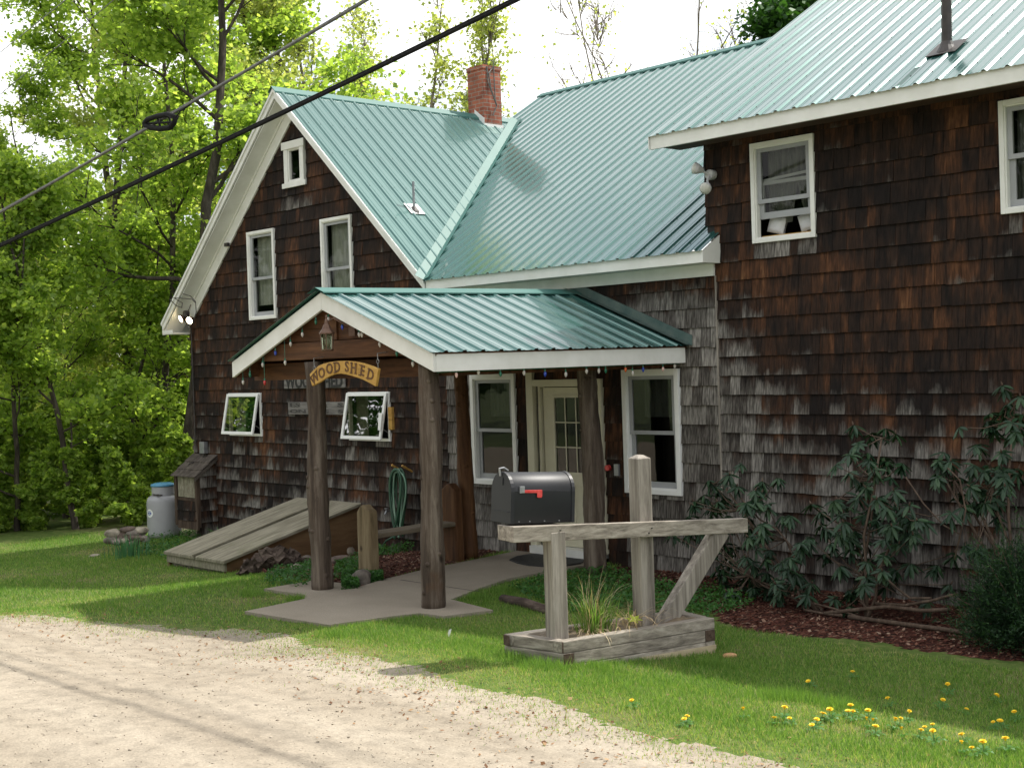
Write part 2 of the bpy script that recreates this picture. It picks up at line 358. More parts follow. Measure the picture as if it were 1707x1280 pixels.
# ground materials
def lawnmat():
    m,t,b=newmat('lawn_soil'); b.inputs['Roughness'].default_value=.95; b.inputs['Specular IOR Level'].default_value=.1
    v=coords(t); n=noise(t,v,9,6,.7); n2=noise(t,v,.9,4,.6)
    rp=ramp(t,[(.3,(.05,.085,.02)),(.5,(.085,.13,.03)),(.7,(.16,.17,.06))]); t.links.new(n,rp.inputs[0])
    r2=ramp(t,[(.5,0.),(.7,1.)]); t.links.new(n2,r2.inputs[0])
    setc(t,b,mixc(t,r2.outputs[0],rp.outputs[0],(.17,.15,.075))); bump(t,b,n,.8,.03); return m
def gravelmat():
    m,t,b=newmat('gravel'); b.inputs['Roughness'].default_value=.95; b.inputs['Specular IOR Level'].default_value=.1
    v=coords(t); n=noise(t,v,1.0,6,.65); n2=noise(t,v,60,4,.7); n3=noise(t,v,6,5,.65)
    vo=N(t,'ShaderNodeTexVoronoi'); vo.inputs['Scale'].default_value=75; t.links.new(v,vo.inputs['Vector'])
    tr_=noise(t,coords(t,(.18,1.5,1)),1.1,5,.6); rt=ramp(t,[(.42,.0),(.68,.8)]); t.links.new(tr_,rt.inputs[0]); c=mixc(t,n,(.225,.190,.145),(.33,.285,.222)); c=mixc(t,rt.outputs[0],c,(.36,.315,.25))
    rp=ramp(t,[(.3,.80),(.6,1.06)]); t.links.new(n2,rp.inputs[0]); c=mixc(t,1.0,c,rp.outputs[0],'MULTIPLY')
    r3=ramp(t,[(.33,.72),(.55,1.05)]); t.links.new(n3,r3.inputs[0]); c=mixc(t,.8,c,r3.outputs[0],'MULTIPLY')
    vs=N(t,'ShaderNodeSeparateColor'); t.links.new(vo.outputs['Color'],vs.inputs[0])
    r4=ramp(t,[(.0,.75),(.08,.97),(.93,1.0),(.98,1.2)]); t.links.new(vs.outputs[0],r4.inputs[0]); c=mixc(t,.8,c,r4.outputs[0],'MULTIPLY')
    setc(t,b,c); bump(t,b,n2,.45,.008); return m
def mulchmat():
    m,t,b=newmat('red_mulch'); b.inputs['Roughness'].default_value=.95; b.inputs['Specular IOR Level'].default_value=.15
    v=coords(t); vo=N(t,'ShaderNodeTexVoronoi'); vo.inputs['Scale'].default_value=45; t.links.new(coords(t,(1,.45,1)),vo.inputs['Vector'])
    vs=N(t,'ShaderNodeSeparateColor'); t.links.new(vo.outputs['Color'],vs.inputs[0])
    rp=ramp(t,[(.0,(.02,.009,.007)),(.5,(.062,.021,.014)),(.9,(.12,.042,.027)),(1.,(.24,.16,.11))]); t.links.new(vs.outputs[0],rp.inputs[0])
    setc(t,b,rp.outputs[0]); bump(t,b,vo.outputs['Distance'],1.,.03); return m
def concmat():
    m,t,b=newmat('concrete'); b.inputs['Roughness'].default_value=.9; b.inputs['Specular IOR Level'].default_value=.2
    v=coords(t); n=noise(t,v,1.6,6,.65); n2=noise(t,v,70,3,.6)
    n3=noise(t,v,5,6,.7); c=mixc(t,n,(.215,.182,.142),(.37,.325,.262)); c=mixc(t,math_(t,'MULTIPLY',n3,.45),c,(.19,.165,.125)); rp=ramp(t,[(.3,.78),(.65,1.1)]); t.links.new(n2,rp.inputs[0])
    setc(t,b,mixc(t,1.,c,rp.outputs[0],'MULTIPLY')); bump(t,b,n2,.25,.004); return m
M['lawn']=lawnmat(); M['gravel']=gravelmat(); M['mulch']=mulchmat(); M['concrete']=concmat()
M['farground']=plain('field_soil',(.05,.075,.02),(.10,.13,.04),.95,.4)
M['forest']=plain('forest_floor',(.05,.045,.025),(.12,.13,.05),.95,1.2)

# ================================================================== GROUND
def pix(*ps): return [tuple(G(*p)[:2]) for p in ps]
GE=pix((-420,990),(-200,1005),(0,1024),(110,1031),(240,1040),(330,1052),(400,1046),(470,1058),(530,1078),(610,1092),(700,1112),(760,1138),(860,1156),(950,1182),(1030,1208),(1120,1236),(1250,1262),(1400,1290),(1707,1345))
GE=np.array(GE); 
def inpoly(X,Y,P):
    P=np.array(P); r_=np.zeros(X.shape,bool); j=len(P)-1
    for i in range(len(P)):
        c=((P[i,1]>Y)!=(P[j,1]>Y))&(X<(P[j,0]-P[i,0])*(Y-P[i,1])/(P[j,1]-P[i,1]+1e-12)+P[i,0]); r_^=c; j=i
    return r_
order=np.argsort(GE[:,0])
GEs=GE[order]
GRAV=[(-60,-30)]+[(-60,GEs[0,1])]+[tuple(p) for p in GEs]+[(0,GEs[-1,1]-.3),(6,5.6),(6,-30)]
SLAB=pix((408,1024),(480,1036),(548,1047),(640,1034),(700,1027),(740,1032),(822,1022),(752,1004),(800,985),(850,968),(905,958),(985,945),(1010,925),(890,912),(862,922),(790,937),(700,955),(640,970),(600,982),(566,976),(520,972),(440,986),(508,996),(508,1003))
MULCH1=pix((1150,1000),(1190,1030),(1215,1046),(1300,1056),(1420,1068),(1540,1082),(1640,1098),(1707,1106),(1900,1140))+[(-2,12.2),(-9.6,12.2),(-11.2,12.2),(-10.9,11.3)]+pix((985,962),(1080,985))
MULCH2=pix((628,972),(700,952),(770,938),(850,918))+[(-13.6,12.2),(-15.6,12.2)]+pix((600,905),(600,950))
BED=pix((395,948),(470,962),(560,985),(620,978),(640,930),(600,860),(480,900))
def soft(X,Y,s,a): return X+a*np.sin(Y*s+X*2.1)+a*.6*np.sin(Y*s*2.7+1)+rng.normal(0,a*.55,X.shape),Y+a*np.sin(X*s*1.1+2)+a*.6*np.sin(X*s*3.1)+rng.normal(0,a*.55,Y.shape)
def classify(X,Y):
    xs,ys=soft(X,Y,4,.035); k=np.zeros(X.shape,int)
    k[inpoly(xs,ys,MULCH1)|inpoly(xs,ys,MULCH2)|inpoly(xs,ys,BED)]=2
    k[inpoly(xs,ys,GRAV)]=1
    return k
C_=.055
gx=np.arange(-24.5,-1.5,C_); gy=np.arange(1.5,12.1,C_)
XX,YY=np.meshgrid(gx,gy,indexing='ij'); ZZ=H(XX,YY)+.004*np.sin(XX*37)*np.sin(YY*41)
idx=np.arange(XX.size).reshape(XX.shape)
Q=np.stack([idx[:-1,:-1],idx[1:,:-1],idx[1:,1:],idx[:-1,1:]],-1).reshape(-1,4)
cxs=(XX[:-1,:-1]+C_/2).ravel(); cys=(YY[:-1,:-1]+C_/2).ravel()
K=classify(cxs,cys); VV=np.stack([XX,YY,ZZ],-1).reshape(-1,3)
for k,nm,mm in ((0,'lawn_ground','lawn'),(1,'gravel_road','gravel'),(2,'mulch_bed','mulch')):
    F=Q[K==k]; u,inv=np.unique(F,return_inverse=True)
    struct(npmesh(nm,VV[u],inv.reshape(F.shape),M[mm],smooth=True))
# gravel and ground beyond the fine patch, one sheet to the horizon
def axis(a,b,n0,n1,s): # graded coordinates
    near=np.arange(a,b+.01,n0); k=np.geomspace(.5,s,n1); return np.concatenate([a-k[::-1],near,b+k])
ax=axis(-60,20,1.2,14,900); ay=axis(-30,60,1.2,14,900)
X2,Y2=np.meshgrid(ax,ay,indexing='ij'); Z2=H(np.clip(X2,-70,30),np.clip(Y2,-40,80))-.05
ins=(X2>-24.6)&(X2<-1.4)&(Y2>1.4)&(Y2<12.2); Z2[ins]-=.25
Z2-= .12*((X2>-25.8)&(X2<-.2)&(Y2>.2)&(Y2<13.4)&~ins)
i2=np.arange(X2.size).reshape(X2.shape); Q2=np.stack([i2[:-1,:-1],i2[1:,:-1],i2[1:,1:],i2[:-1,1:]],-1).reshape(-1,4)
struct(npmesh('ground',np.stack([X2,Y2,Z2],-1).reshape(-1,3),Q2,M['farground'],smooth=True))
# outer gravel (towards and beside the camera) and forest floor sheets
def sheet(nm,x0,x1,y0,y1,n,m,dz):
    a=np.linspace(x0,x1,n+1); b=np.linspace(y0,y1,n+1); A,B=np.meshgrid(a,b,indexing='ij'); i=np.arange(A.size).reshape(A.shape)
    return struct(npmesh(nm,np.stack([A,B,H(A,B)+dz],-1).reshape(-1,3),np.stack([i[:-1,:-1],i[1:,:-1],i[1:,1:],i[:-1,1:]],-1).reshape(-1,4),m,smooth=True))
sheet('gravel_road',-24.5,6,-6,1.51,40,M['gravel'],.0)
sheet('gravel_road',-60,-24.5,-6,4.5,40,M['gravel'],.0)
sheet('lawn_ground',-60,-24.45,4.5,14,40,M['lawn'],.0)
sheet('forest_floor',-70,-21.3,14,60,40,M['forest'],.01)
sheet('forest_floor',-24.5,-21.3,12.05,14,6,M['forest'],.0)
# concrete walkway
mb=MB(); top=[(p[0],p[1],.035) for p in SLAB]; mb.prism([(p[0],p[1],-.08) for p in SLAB],(0,0,.115))
wk=obj('walkway',mb,M['concrete']); struct(wk)
for (p_,q_) in (((668,966),(802,986)),):
    a_,b_=onZ(*p_,.036),onZ(*q_,.036); mb=MB(); mb.beam((a_[0],a_[1],.036),(b_[0],b_[1],.036),.010,.003); obj('joint',mb,M['blackpipe'],wk)
# grass blades ------------------------------------------------------
def blades(px,py,L_,wd,lean,colr,base=None):
    n=len(px); z=H(px,py) if base is None else base
    az=rng.uniform(0,2*np.pi,n); ln=lean*rng.uniform(.2,1,n)
    dx=np.cos(az)*wd/2; dy=np.sin(az)*wd/2; a2=rng.uniform(0,2*np.pi,n)
    P0=np.stack([px-dx,py-dy,z],1); P1=np.stack([px+dx,py+dy,z],1)
    P2=np.stack([px+np.cos(a2)*ln*L_,py+np.sin(a2)*ln*L_,z+L_*np.sqrt(1-ln**2*.8)],1)
    V=np.stack([P0,P1,P2],1).reshape(-1,3); F=np.arange(3*n).reshape(-1,3)
    A=np.zeros((n,3,4),np.float32); A[:,:,0]=colr[:,None]; A[:,:,3]=1
    return V,F,A.reshape(-1,4)
def dens(x,y): # patchiness
    return .5+.25*np.sin(x*1.7+y*.9)+.25*np.sin(x*.8-y*2.3+1)+.15*np.sin(x*5+1)*np.sin(y*4.3)
def lawnpts(n,x0,x1,y0,y1):
    x=rng.uniform(x0,x1,n); y=rng.uniform(y0,y1,n); k=classify(x,y)
    ok=(k==0)&~inpoly(x,y,SLAB)&~inpoly(x,y,PLANT)
    return x[ok],y[ok]
PLANT=[(-7.49,7.385),(-7.17,8.88),(-7.66,8.97),(-8.10,7.31)]
parts=[]
for (n,x0,x1,y0,y1,Lm,wd) in ((150000,-11.2,-3,6.2,9.8,.038,.0055),(60000,-9,-2.5,5.6,7.6,.042,.006),(170000,-24,-10.4,5.2,12,.038,.008)):
    x,y=lawnpts(n,x0,x1,y0,y1); dn=dens(x,y)
    # thin out towards the gravel
    dg=np.min(np.hypot(x[:,None]-GEs[None,:,0],y[:,None]-GEs[None,:,1]),axis=1) if len(x)<1 else None
    gyx=np.interp(x,GEs[:,0],GEs[:,1]); dist=np.clip((y-gyx)/.55,0,1)
    keep=rng.uniform(0,1,len(x))<(.25+.75*dist)*(.55+.6*dn); x,y,dn,dist=x[keep],y[keep],dn[keep],dist[keep]
    Lb=Lm*rng.uniform(.6,1.5,len(x))*(.45+.55*dist)*(.75+.45*dn)
    col=np.clip(.30+.22*rng.normal(size=len(x))+.35*(1-dist)+.18*(.5-dn),0,.98); dry=rng.uniform(0,1,len(x))<.06+.25*(1-dist)+.45*np.clip(.30-dn,0,1)*2; col[dry]=rng.uniform(.8,1,dry.sum())
    parts.append(blades(x,y,Lb,wd,.75,col))
# sprigs of grass creeping on to the gravel edge
n=15000; x=rng.uniform(-24,-3,n); y=np.interp(x,GEs[:,0],GEs[:,1])-np.abs(rng.normal(0,.30,n))*(.4+.9*np.abs(np.sin(x*1.7))); parts.append(blades(x,y,.02*rng.uniform(.5,1.6,n),.006,.8,np.clip(rng.normal(.6,.25,n),0,1)))
# tufts along planter, posts, slab edges
tx=[];ty=[]
for (cx0,cy0,rr,nn) in [(*G(905,1112)[:2],.22,900),(*G(860,1100)[:2],.18,600),(*G(1000,1118)[:2],.15,400),(*G(845,988)[:2],.16,500),(*G(800,1000)[:2],.12,350),(*G(500,1002)[:2],.15,500),(*G(420,993)[:2],.2,400),(*G(560,1062)[:2],.2,300),(*G(1190,1110)[:2],.12,300),(*G(1400,1180)[:2],.2,700),(*G(1290,1165)[:2],.2,500),(*G(1330,1165)[:2],.15,400)]:
    tx.append(rng.normal(cx0,rr*.6,nn)); ty.append(rng.normal(cy0,rr*.4,nn))
x=np.concatenate(tx); y=np.concatenate(ty); ok=~inpoly(x,y,SLAB)&~inpoly(x,y,PLANT); x,y=x[ok],y[ok]
parts.append(blades(x,y,.085*rng.uniform(.5,1.3,len(x)),.006,.6,np.clip(rng.normal(.28,.15,len(x)),0,1)))
o_=0;Vs=[];Fs=[];As=[]
for V,F,A in parts: Vs.append(V);Fs.append(F+o_);As.append(A);o_+=len(V)
tag(npmesh('grass',np.concatenate(Vs),np.concatenate(Fs),M['grass'],attr=np.concatenate(As)),'short spring lawn grass around the house and gravel edge','grass',kind='stuff')
# pebbles + litter
def scatter_stones(n,gen,size,mat,name,label,cat,flat=.5):
    oc=np.array([[1,0,0],[-1,0,0],[0,1,0],[0,-1,0],[0,0,1],[0,0,-1]],float); of=np.array([[0,2,4],[2,1,4],[1,3,4],[3,0,4],[2,0,5],[1,2,5],[3,1,5],[0,3,5]])
    x,y=gen(n); n=len(x); s=size*rng.lognormal(0,.45,n); V=oc[None]*rng.uniform(.6,1.3,(n,6,1))*s[:,None,None]; V[:,:,2]*=flat
    a=rng.uniform(0,6.28,n); c,s_=np.cos(a)[:,None],np.sin(a)[:,None]; X=V[:,:,0]*c-V[:,:,1]*s_; Y=V[:,:,0]*s_+V[:,:,1]*c
    V=np.stack([X+x[:,None],Y+y[:,None],V[:,:,2]+H(x,y)[:,None]+.002],-1).reshape(-1,3); F=(of[None]+6*np.arange(n)[:,None,None]).reshape(-1,3)
    A=np.ones((n,6,4),np.float32); A[:,:,0]=rng.uniform(0,1,(n,1))
    return tag(npmesh(name,V,F,mat,attr=A.reshape(-1,4)),label,cat,kind='stuff')
def gen_g(n):
    x=rng.uniform(-16,-3,n); y=rng.uniform(2.5,8,n); ok=classify(x,y)==1; return x[ok],y[ok]
M['pebble']=leafmat('pebble_stone',[(.20,.165,.125),(.32,.27,.21),(.45,.40,.33)],0.,.9,1)
scatter_stones(9000,gen_g,.0048,M['pebble'],'pebbles','small tan pebbles scattered over the gravel road','pebbles')
def flakes(n,gen,size,mat,name,label,cat,zoff=.006):
    x,y=gen(n); n=len(x); s=size*np.clip(rng.lognormal(0,.4,n),.3,1.8); a=rng.uniform(0,6.28,n); asp=rng.uniform(.25,.8,n)
    ux=np.stack([np.cos(a),np.sin(a),rng.normal(0,.3,n)],1)*s[:,None]; uy=np.stack([-np.sin(a),np.cos(a),rng.normal(0,.4,n)],1)*(s*asp)[:,None]
    c=np.stack([x,y,H(x,y)+zoff+s*.25],1)
    V=np.stack([c-ux,c-uy*.8,c+ux,c+uy],1).reshape(-1,3); F=np.arange(4*n).reshape(-1,4); A=np.ones((n,4,4),np.float32); A[:,:,0]=rng.uniform(0,1,(n,1))
    return tag(npmesh(name,V,F,mat,attr=A.reshape(-1,4)),label,cat,kind='stuff')
def gen_l(n):
    t=rng.uniform(0,1,n); x=rng.uniform(-17,-3,n); y=np.interp(x,GEs[:,0],GEs[:,1])+rng.normal(-.35,.55,n); ok=classify(x,y)!=2; return x[ok],y[ok]
flakes(3200,gen_l,.012,M['deadleaf'],'leaf_litter','brown leaf bits scattered along the gravel edge','dead leaves')
def gen_m(n):
    x=rng.uniform(-16,-2,n); y=rng.uniform(8.5,12,n); ok=(classify(x,y)==2); return x[ok],y[ok]
M['chip']=leafmat('mulch_chip',[(.035,.012,.008),(.085,.027,.017),(.15,.062,.038),(.30,.21,.15)],.05,.9,1)
flakes(26000,gen_m,.016,M['chip'],'mulch_chips','red bark mulch chips in the beds along the house','mulch',.004)

# ================================================================== HOUSE
house=thing('shingled_house','brown cedar shingled farmhouse with teal metal roofs and brick chimney','house',(-14,12,0))
WY=12.0
def subtract(iv,holes):
    out=[iv]
    for a,b in holes:
        nx=[]
        for p,q in out:
            if b<=p or a>=q: nx.append((p,q)); continue
            if a>p: nx.append((p,a))
            if b<q: nx.append((b,q))
        out=nx
    return out
def backing(mb,y,bounds,z0,z1,holes,brk=()):
    zs=sorted(set([z0,z1,*brk]+[h[2] for h in holes]+[h[3] for h in holes])); zs=[z for z in zs if z0<=z<=z1]
    for a,b in zip(zs[:-1],zs[1:]):
        zm=(a+b)/2; hs=[(h[0],h[1]) for h in holes if h[2]<zm<h[3]]
        (l0,r0),(l1,r1)=bounds(a),bounds(b)
        if r0-l0<.01: continue
        base=subtract((max(l0,l1),min(r0,r1)),hs)
        for p,q in base: mb.quad((p,y,a),(q,y,a),(q,y,b),(p,y,b))
        if l1>l0: mb.poly([(l0,y,a),(l1,y,a),(l1,y,b)])
        if r1<r0: mb.poly([(r1,y,a),(r0,y,a),(r1,y,b)])
def shingles(y,bounds,z0,z1,expo,holes,wmin,wmax,bias,seed,proud=0.,zoff=0.):
    rd=random.Random(seed); mb=MB(); at=[]
    z=z0+zoff; row=0
    while z<z1-.03:
        top=min(z+expo,z1); L0,R0=bounds(z+.01); L1,R1=bounds(top)
        x=L0-rd.uniform(0,wmax)
        while x<R0:
            wd=rd.uniform(wmin,wmax); a=max(x,L0); b=min(x+wd,R0); x+=wd
            if b-a<.015: continue
            dz=rd.uniform(-.003,.002) if rd.random()<.88 else rd.uniform(-.012,.008)
            lift=.025+rd.uniform(0,.009); r1=rd.random(); r2=rd.random()
            hs=[h for h in holes if h[0]<b and h[1]>a and h[2]<top and h[3]>z]
            rects=[(a,b,z+dz,top+.012)]
            for h in hs:
                nr=[]
                for (p,q,s,t_) in rects:
                    if h[0]>=q or h[1]<=p or h[2]>=t_ or h[3]<=s: nr.append((p,q,s,t_)); continue
                    if h[0]>p: nr.append((p,h[0],s,t_))
                    if h[1]<q: nr.append((h[1],q,s,t_))
                    pp,qq=max(p,h[0]),min(q,h[1])
                    if h[2]>s+.01: nr.append((pp,qq,s,h[2]))
                    if h[3]<t_-.01: nr.append((pp,qq,h[3],t_))
                rects=nr
            for (p,q,s,t_) in rects:
                if q-p<.01: continue
                g0=.0015
                vb=(s-z)/(expo); vt=(t_-z)/(expo)
                yb=y-proud-lift+max(0,vb)*lift*.75; yt=y-proud-lift+min(1,vt)*lift*.8
                # clip top by slope bounds
                pl=p+g0; qr=q-g0; pt,qt=max(pl,L1) if L1>L0 else pl,min(qr,R1) if R1<R0 else qr
                if L1>L0 and pt>qr: 
                    zz_=s+(t_-s)*(qr-L0)/(L1-L0); pt=qt=qr; t2=max(s+.01,zz_); 
                elif R1<R0 and qt<pl:
                    zz_=s+(t_-s)*(R0-pl)/(R0-R1); pt=qt=pl; t2=max(s+.01,zz_)
                else: t2=t_
                n=len(mb.v)
                gr=bias((p+q)/2,(s+t_)/2,rd)
                mb.add([(pl,yb,s),(qr,yb,s),(max(qt,pt),yt,t2),(pt,yt,t2),(pl,y,s),(qr,y,s)],[(0,1,2,3),(4,5,1,0),(0,3,4),(1,5,2)])
                for vv in (vb,vb,vt,vt,vb,vb): at.append((r1,vv,gr,r2))
        z+=expo; row+=1
    return mb,at
def hole(x0,x1,z0,z1): return (x0,x1,z0,z1)
W_={ # name: x0,x1,z0,z1 (outer casing)
 'gl':(-19.31,-18.50,3.37,4.83),'gr':(-17.18,-16.38,3.37,4.83),'at':(-18.16,-17.53,5.42,6.135),
 'aa':(-20.08,-19.07,1.44,2.16),'ab':(-16.61,-15.59,1.425,2.155),
 'ml':(-13.77,-12.88,.89,2.375),'mr':(-10.97,-10.08,.90,2.385),
 'u1':(-8.96,-8.14,3.73,4.82),'u2':(-6.08,-5.25,3.75,4.81)}
DOOR=(-12.65,-11.30,.05,2.28)
def gable_b(z):
    zr=6.94-.17-.907*0
    l=-21.35; r_=-14.3
    if z>3.35:
        hw=(6.94-.20-z)/.907; l=max(l,-17.87-hw); r_=min(r_,-17.87+hw)
    return (l,r_) if r_>l else (-17.87,-17.87)
gh=[W_[k] for k in ('gl','gr','at','aa','ab')]
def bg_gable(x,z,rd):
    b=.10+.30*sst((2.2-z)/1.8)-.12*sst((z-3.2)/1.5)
    for k in ('aa','ab'):
        q=W_[k]
        if q[0]-.05<x<q[1]+.05 and q[2]-.25<z<q[2]: b=rd.choice([-.1,.1,.55,.7])
    if abs(x+17.8)<.5 and 5.0<z<5.3: b=.5
    return float(b)
mb,at=shingles(WY,gable_b,-.42,6.9,.22,gh,.10,.26,bg_gable,1,zoff=0); obj('wall',mb,M['shingle'],house,attr=at)
zz=[-.42+.22*i for i in range(34)]
mb=MB(); backing(mb,WY+.001,gable_b,-.42,6.74,gh,zz); wb=obj('sheathing',mb,M['dark'],house)
mh=[W_['ml'],W_['mr'],(-12.65,-11.30,-.1,2.285),(-12.65,-12.53,2.2,2.42)]
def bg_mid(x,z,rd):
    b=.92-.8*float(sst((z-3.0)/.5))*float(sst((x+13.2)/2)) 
    if -12.9<x<-10.95: b=.0
    if -12.7<x<-11.2 and z>2.2: b=0.
    return b
mb,at=shingles(WY,lambda z:(-14.3,-9.5),-.04,3.56,.222,mh,.09,.20,bg_mid,2); obj('wall',mb,M['shingle'],house,attr=at)
mb=MB(); backing(mb,WY+.001,lambda z:(-14.3,-9.5),-.1,3.7,mh); obj('sheathing',mb,M['dark'],house)
rh=[W_['u1'],W_['u2']]
def right_b(z): return (-9.5,-1.0) if z<3.88 else (-9.62,-1.0)
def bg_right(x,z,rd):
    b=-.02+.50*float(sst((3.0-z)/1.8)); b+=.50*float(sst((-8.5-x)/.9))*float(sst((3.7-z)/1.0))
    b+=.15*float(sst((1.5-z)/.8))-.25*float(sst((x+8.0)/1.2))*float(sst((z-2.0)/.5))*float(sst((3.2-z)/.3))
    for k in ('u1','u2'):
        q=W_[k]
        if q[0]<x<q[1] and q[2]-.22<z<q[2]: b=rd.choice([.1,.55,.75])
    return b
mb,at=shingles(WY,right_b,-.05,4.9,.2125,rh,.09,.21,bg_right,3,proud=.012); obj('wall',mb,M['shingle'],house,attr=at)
mb=MB(); backing(mb,WY-.010,lambda z:(-9.5,-1.0) ,-.1,3.88,[W_['u1'],W_['u2']]); backing(mb,WY-.010,lambda z:(-9.61,-1.0),3.88,5.1,rh)
obj('sheathing',mb,M['dark'],house)
# closed sides and back of the body
mb=MB()
mb.quad((-21.35,12,-.5),(-21.35,20,-.5),(-21.35,20,3.4),(-21.35,12,3.4)); mb.quad((-21.35,20,-.5),(-1,20,-.5),(-1,20,4.2),(-21.35,20,4.2))
mb.quad((-1,11.99,-.2),(-1,20,-.2),(-1,20,6.5),(-1,11.99,5.1)); 
mb.poly([(-9.61,12,3.8),(-9.61,12,5.1),(-9.61,17.9,8.7),(-9.61,17.9,7.4)])
obj('side_wall',mb,M['shingle'],house,attr=[(.4,.5,.2,.5)]*len(mb.v))
# edge trims
mb=MB(); mb.box(-9.505,-9.485,11.955,12.0,.0,3.42); obj('corner_strip',mb,M['greyV'],house)
# foundation
mb=MB(); mb.box(-21.33,-14.3,12.002,12.2,-.9,-.38); obj('foundation',mb,M['concrete'],house)

M['bayroof']=woodmat('old_roof_shingle',[(.03,.024,.02),(.075,.062,.052),(.14,.12,.10)],(1,.1,1),12,.9,.6)
M['baytrim']=woodmat('brown_trim_board',[(.025,.016,.011),(.06,.04,.028),(.12,.085,.062)],(1,1,.1),12,.9,.5)
# ---- roofs
def ribbed(Pfn,s0,s1,t0,t1,Nv,per=.229,phase=0.):
    """Pfn(s,t)->point; t0(s),t1(s) limits; ribs every per along s"""
    prof=[(-.1145,0),(-.082,0),(-.075,.004),(-.062,.004),(-.055,0),(-.032,0),(-.013,.019),(.013,.019),(.032,0),(.055,0),(.062,.004),(.075,.004),(.082,0)]
    pts=[]; k=math.floor((s0-phase)/per)-1
    while phase+k*per<s1+per:
        for a,h in prof:
            s=phase+k*per+a
            if s0<s<s1: pts.append((s,h))
        k+=1
    pts=[(s0,0)]+pts+[(s1,0)]
    Nv=np.array(Nv,float); Nv/=np.linalg.norm(Nv); mb=MB(); vs=[];fs=[]
    for s,h in pts:
        a,b=t0(s),t1(s); vs.append(np.array(Pfn(s,a))+Nv*h); vs.append(np.array(Pfn(s,b))+Nv*h)
    for i in range(len(pts)-1):
        s=(pts[i][0]+pts[i+1][0])/2
        if t1(s)-t0(s)>.01: fs.append((2*i,2*i+2,2*i+3,2*i+1))
    mb.add(vs,fs); return mb,Nv
def screws(Pfn,s0,s1,t0,t1,Nv,rows,per=.229,phase=0.):
    mb=MB(); k=math.ceil((s0-phase)/per); Nv=np.array(Nv,float); Nv/=np.linalg.norm(Nv)
    while phase+k*per<s1:
        s=phase+k*per+.045
        for t in rows:
            if s<s1 and t0(s)+.05<t<t1(s)-.05:
                p=np.array(Pfn(s,t))+Nv*.004; q=.006
                mb.add([p+np.array(v)*q for v in ((-1,-1,-.6),(1,-1,-.6),(1,1,-.6),(-1,1,-.6))]+[p+Nv*.008],[(0,1,4),(1,2,4),(2,3,4),(3,0,4)])
        k+=1
    return mb
def roof(Pfn,s0,s1,t0,t1,Nv,rows,phase=0.,mat='roof'):
    mb,_=ribbed(Pfn,s0,s1,t0,t1,Nv,phase=phase); nf=len(mb.f)
    if rows is not None:
        sm=screws(Pfn,s0,s1,t0,t1,Nv,rows,phase=phase); mb.add(sm.v,sm.f)
    o=obj('roof',mb,[M[mat],M['screw']],house); o.data.polygons.foreach_set('material_index',[0]*nf+[1]*(len(mb.f)-nf))
    return o
sg=.907
gr_=roof(lambda s,t:(-17.87+t,s,6.94-sg*t),11.62,17.0,lambda s:0.02,lambda s:max(0.03,min(3.6,(6.94-(3.70+.62*(s-11.65)))/sg if s>11.65 else 3.6)),(sg,0,1),[.1,.7,1.3,1.9,2.5,3.1,3.5],phase=11.75)
gl_=roof(lambda s,t:(-17.87-t,s,6.94-sg*t),11.62,20.0,lambda s:.02,lambda s:3.88,(-sg,0,1),None,phase=11.75)
def vy(x):
    if x<-17.87: return 16.87
    if x>-14.3: return 11.62
    return 11.65+((6.94-sg*(x+17.87))-3.70)/.62
PFm=lambda s,t:(s,t,3.70+.62*(t-11.65))
def mt1(x): return 17.95 if x<-9.6 else 11.985
mr_=roof(PFm,-18.3,-9.6,vy,lambda s:17.95,(0,-.62,1),[11.8,12.4,13.0,13.6,14.2,14.8,15.4,16.0,16.6,17.2,17.8],phase=-14.1)
roof(PFm,-9.6,-9.42,lambda s:11.62,lambda s:11.985,(0,-.62,1),None,phase=-14.1)
roof(lambda s,t:(s,35.9-t,3.70+.62*(t-11.65)),-18.3,-1.,lambda s:11.65+3,lambda s:17.95,(0,.62,1),None)
PFr=lambda s,t:(s,t,5.03+.603*(t-11.5))
rr_=roof(PFr,-10.03,-1,lambda s:11.46,lambda s:17.95,(0,-.603,1),[11.7,12.3,12.9,13.5,14.1,14.7,15.3,16,16.6,17.2],phase=-9.85)
roof(lambda s,t:(s,35.9-t,5.03+.603*(t-11.5)),-10.03,-1,lambda s:13.5,lambda s:17.95,(0,.603,1),None)
# ridge caps, valley, rake trims
def cap(mb,p,q,n1,n2,wd=.14,lift=.022):
    p,q,n1,n2=map(lambda v:np.array(v,float),(p,q,n1,n2)); n1/=np.linalg.norm(n1); n2/=np.linalg.norm(n2); u=np.array((0,0,lift))
    mb.quad(p+u,p+n1*wd+u,q+n1*wd+u,q+u); mb.quad(p+n2*wd+u,p+u,q+u,q+n2*wd+u)
    mb.quad(p+n1*wd+u,p+n1*wd-u*.2,q+n1*wd-u*.2,q+n1*wd+u)
    return mb
mb=MB(); cap(mb,(-17.87,11.60,6.95),(-17.87,16.75,6.95),(1,0,-sg),(-1,0,-sg)); obj('ridge_cap',mb,M['flash'],gr_)
mb=MB(); cap(mb,(-18.32,17.95,7.62),(-9.9,17.95,7.62),(0,-1,-.62),(0,1,-.62)); obj('ridge_cap',mb,M['flash'],mr_)
mb=MB(); cap(mb,(-10.05,17.95,8.93),(-1,17.95,8.93),(0,-1,-.603),(0,1,-.603)); obj('ridge_cap',mb,M['flash'],rr_)
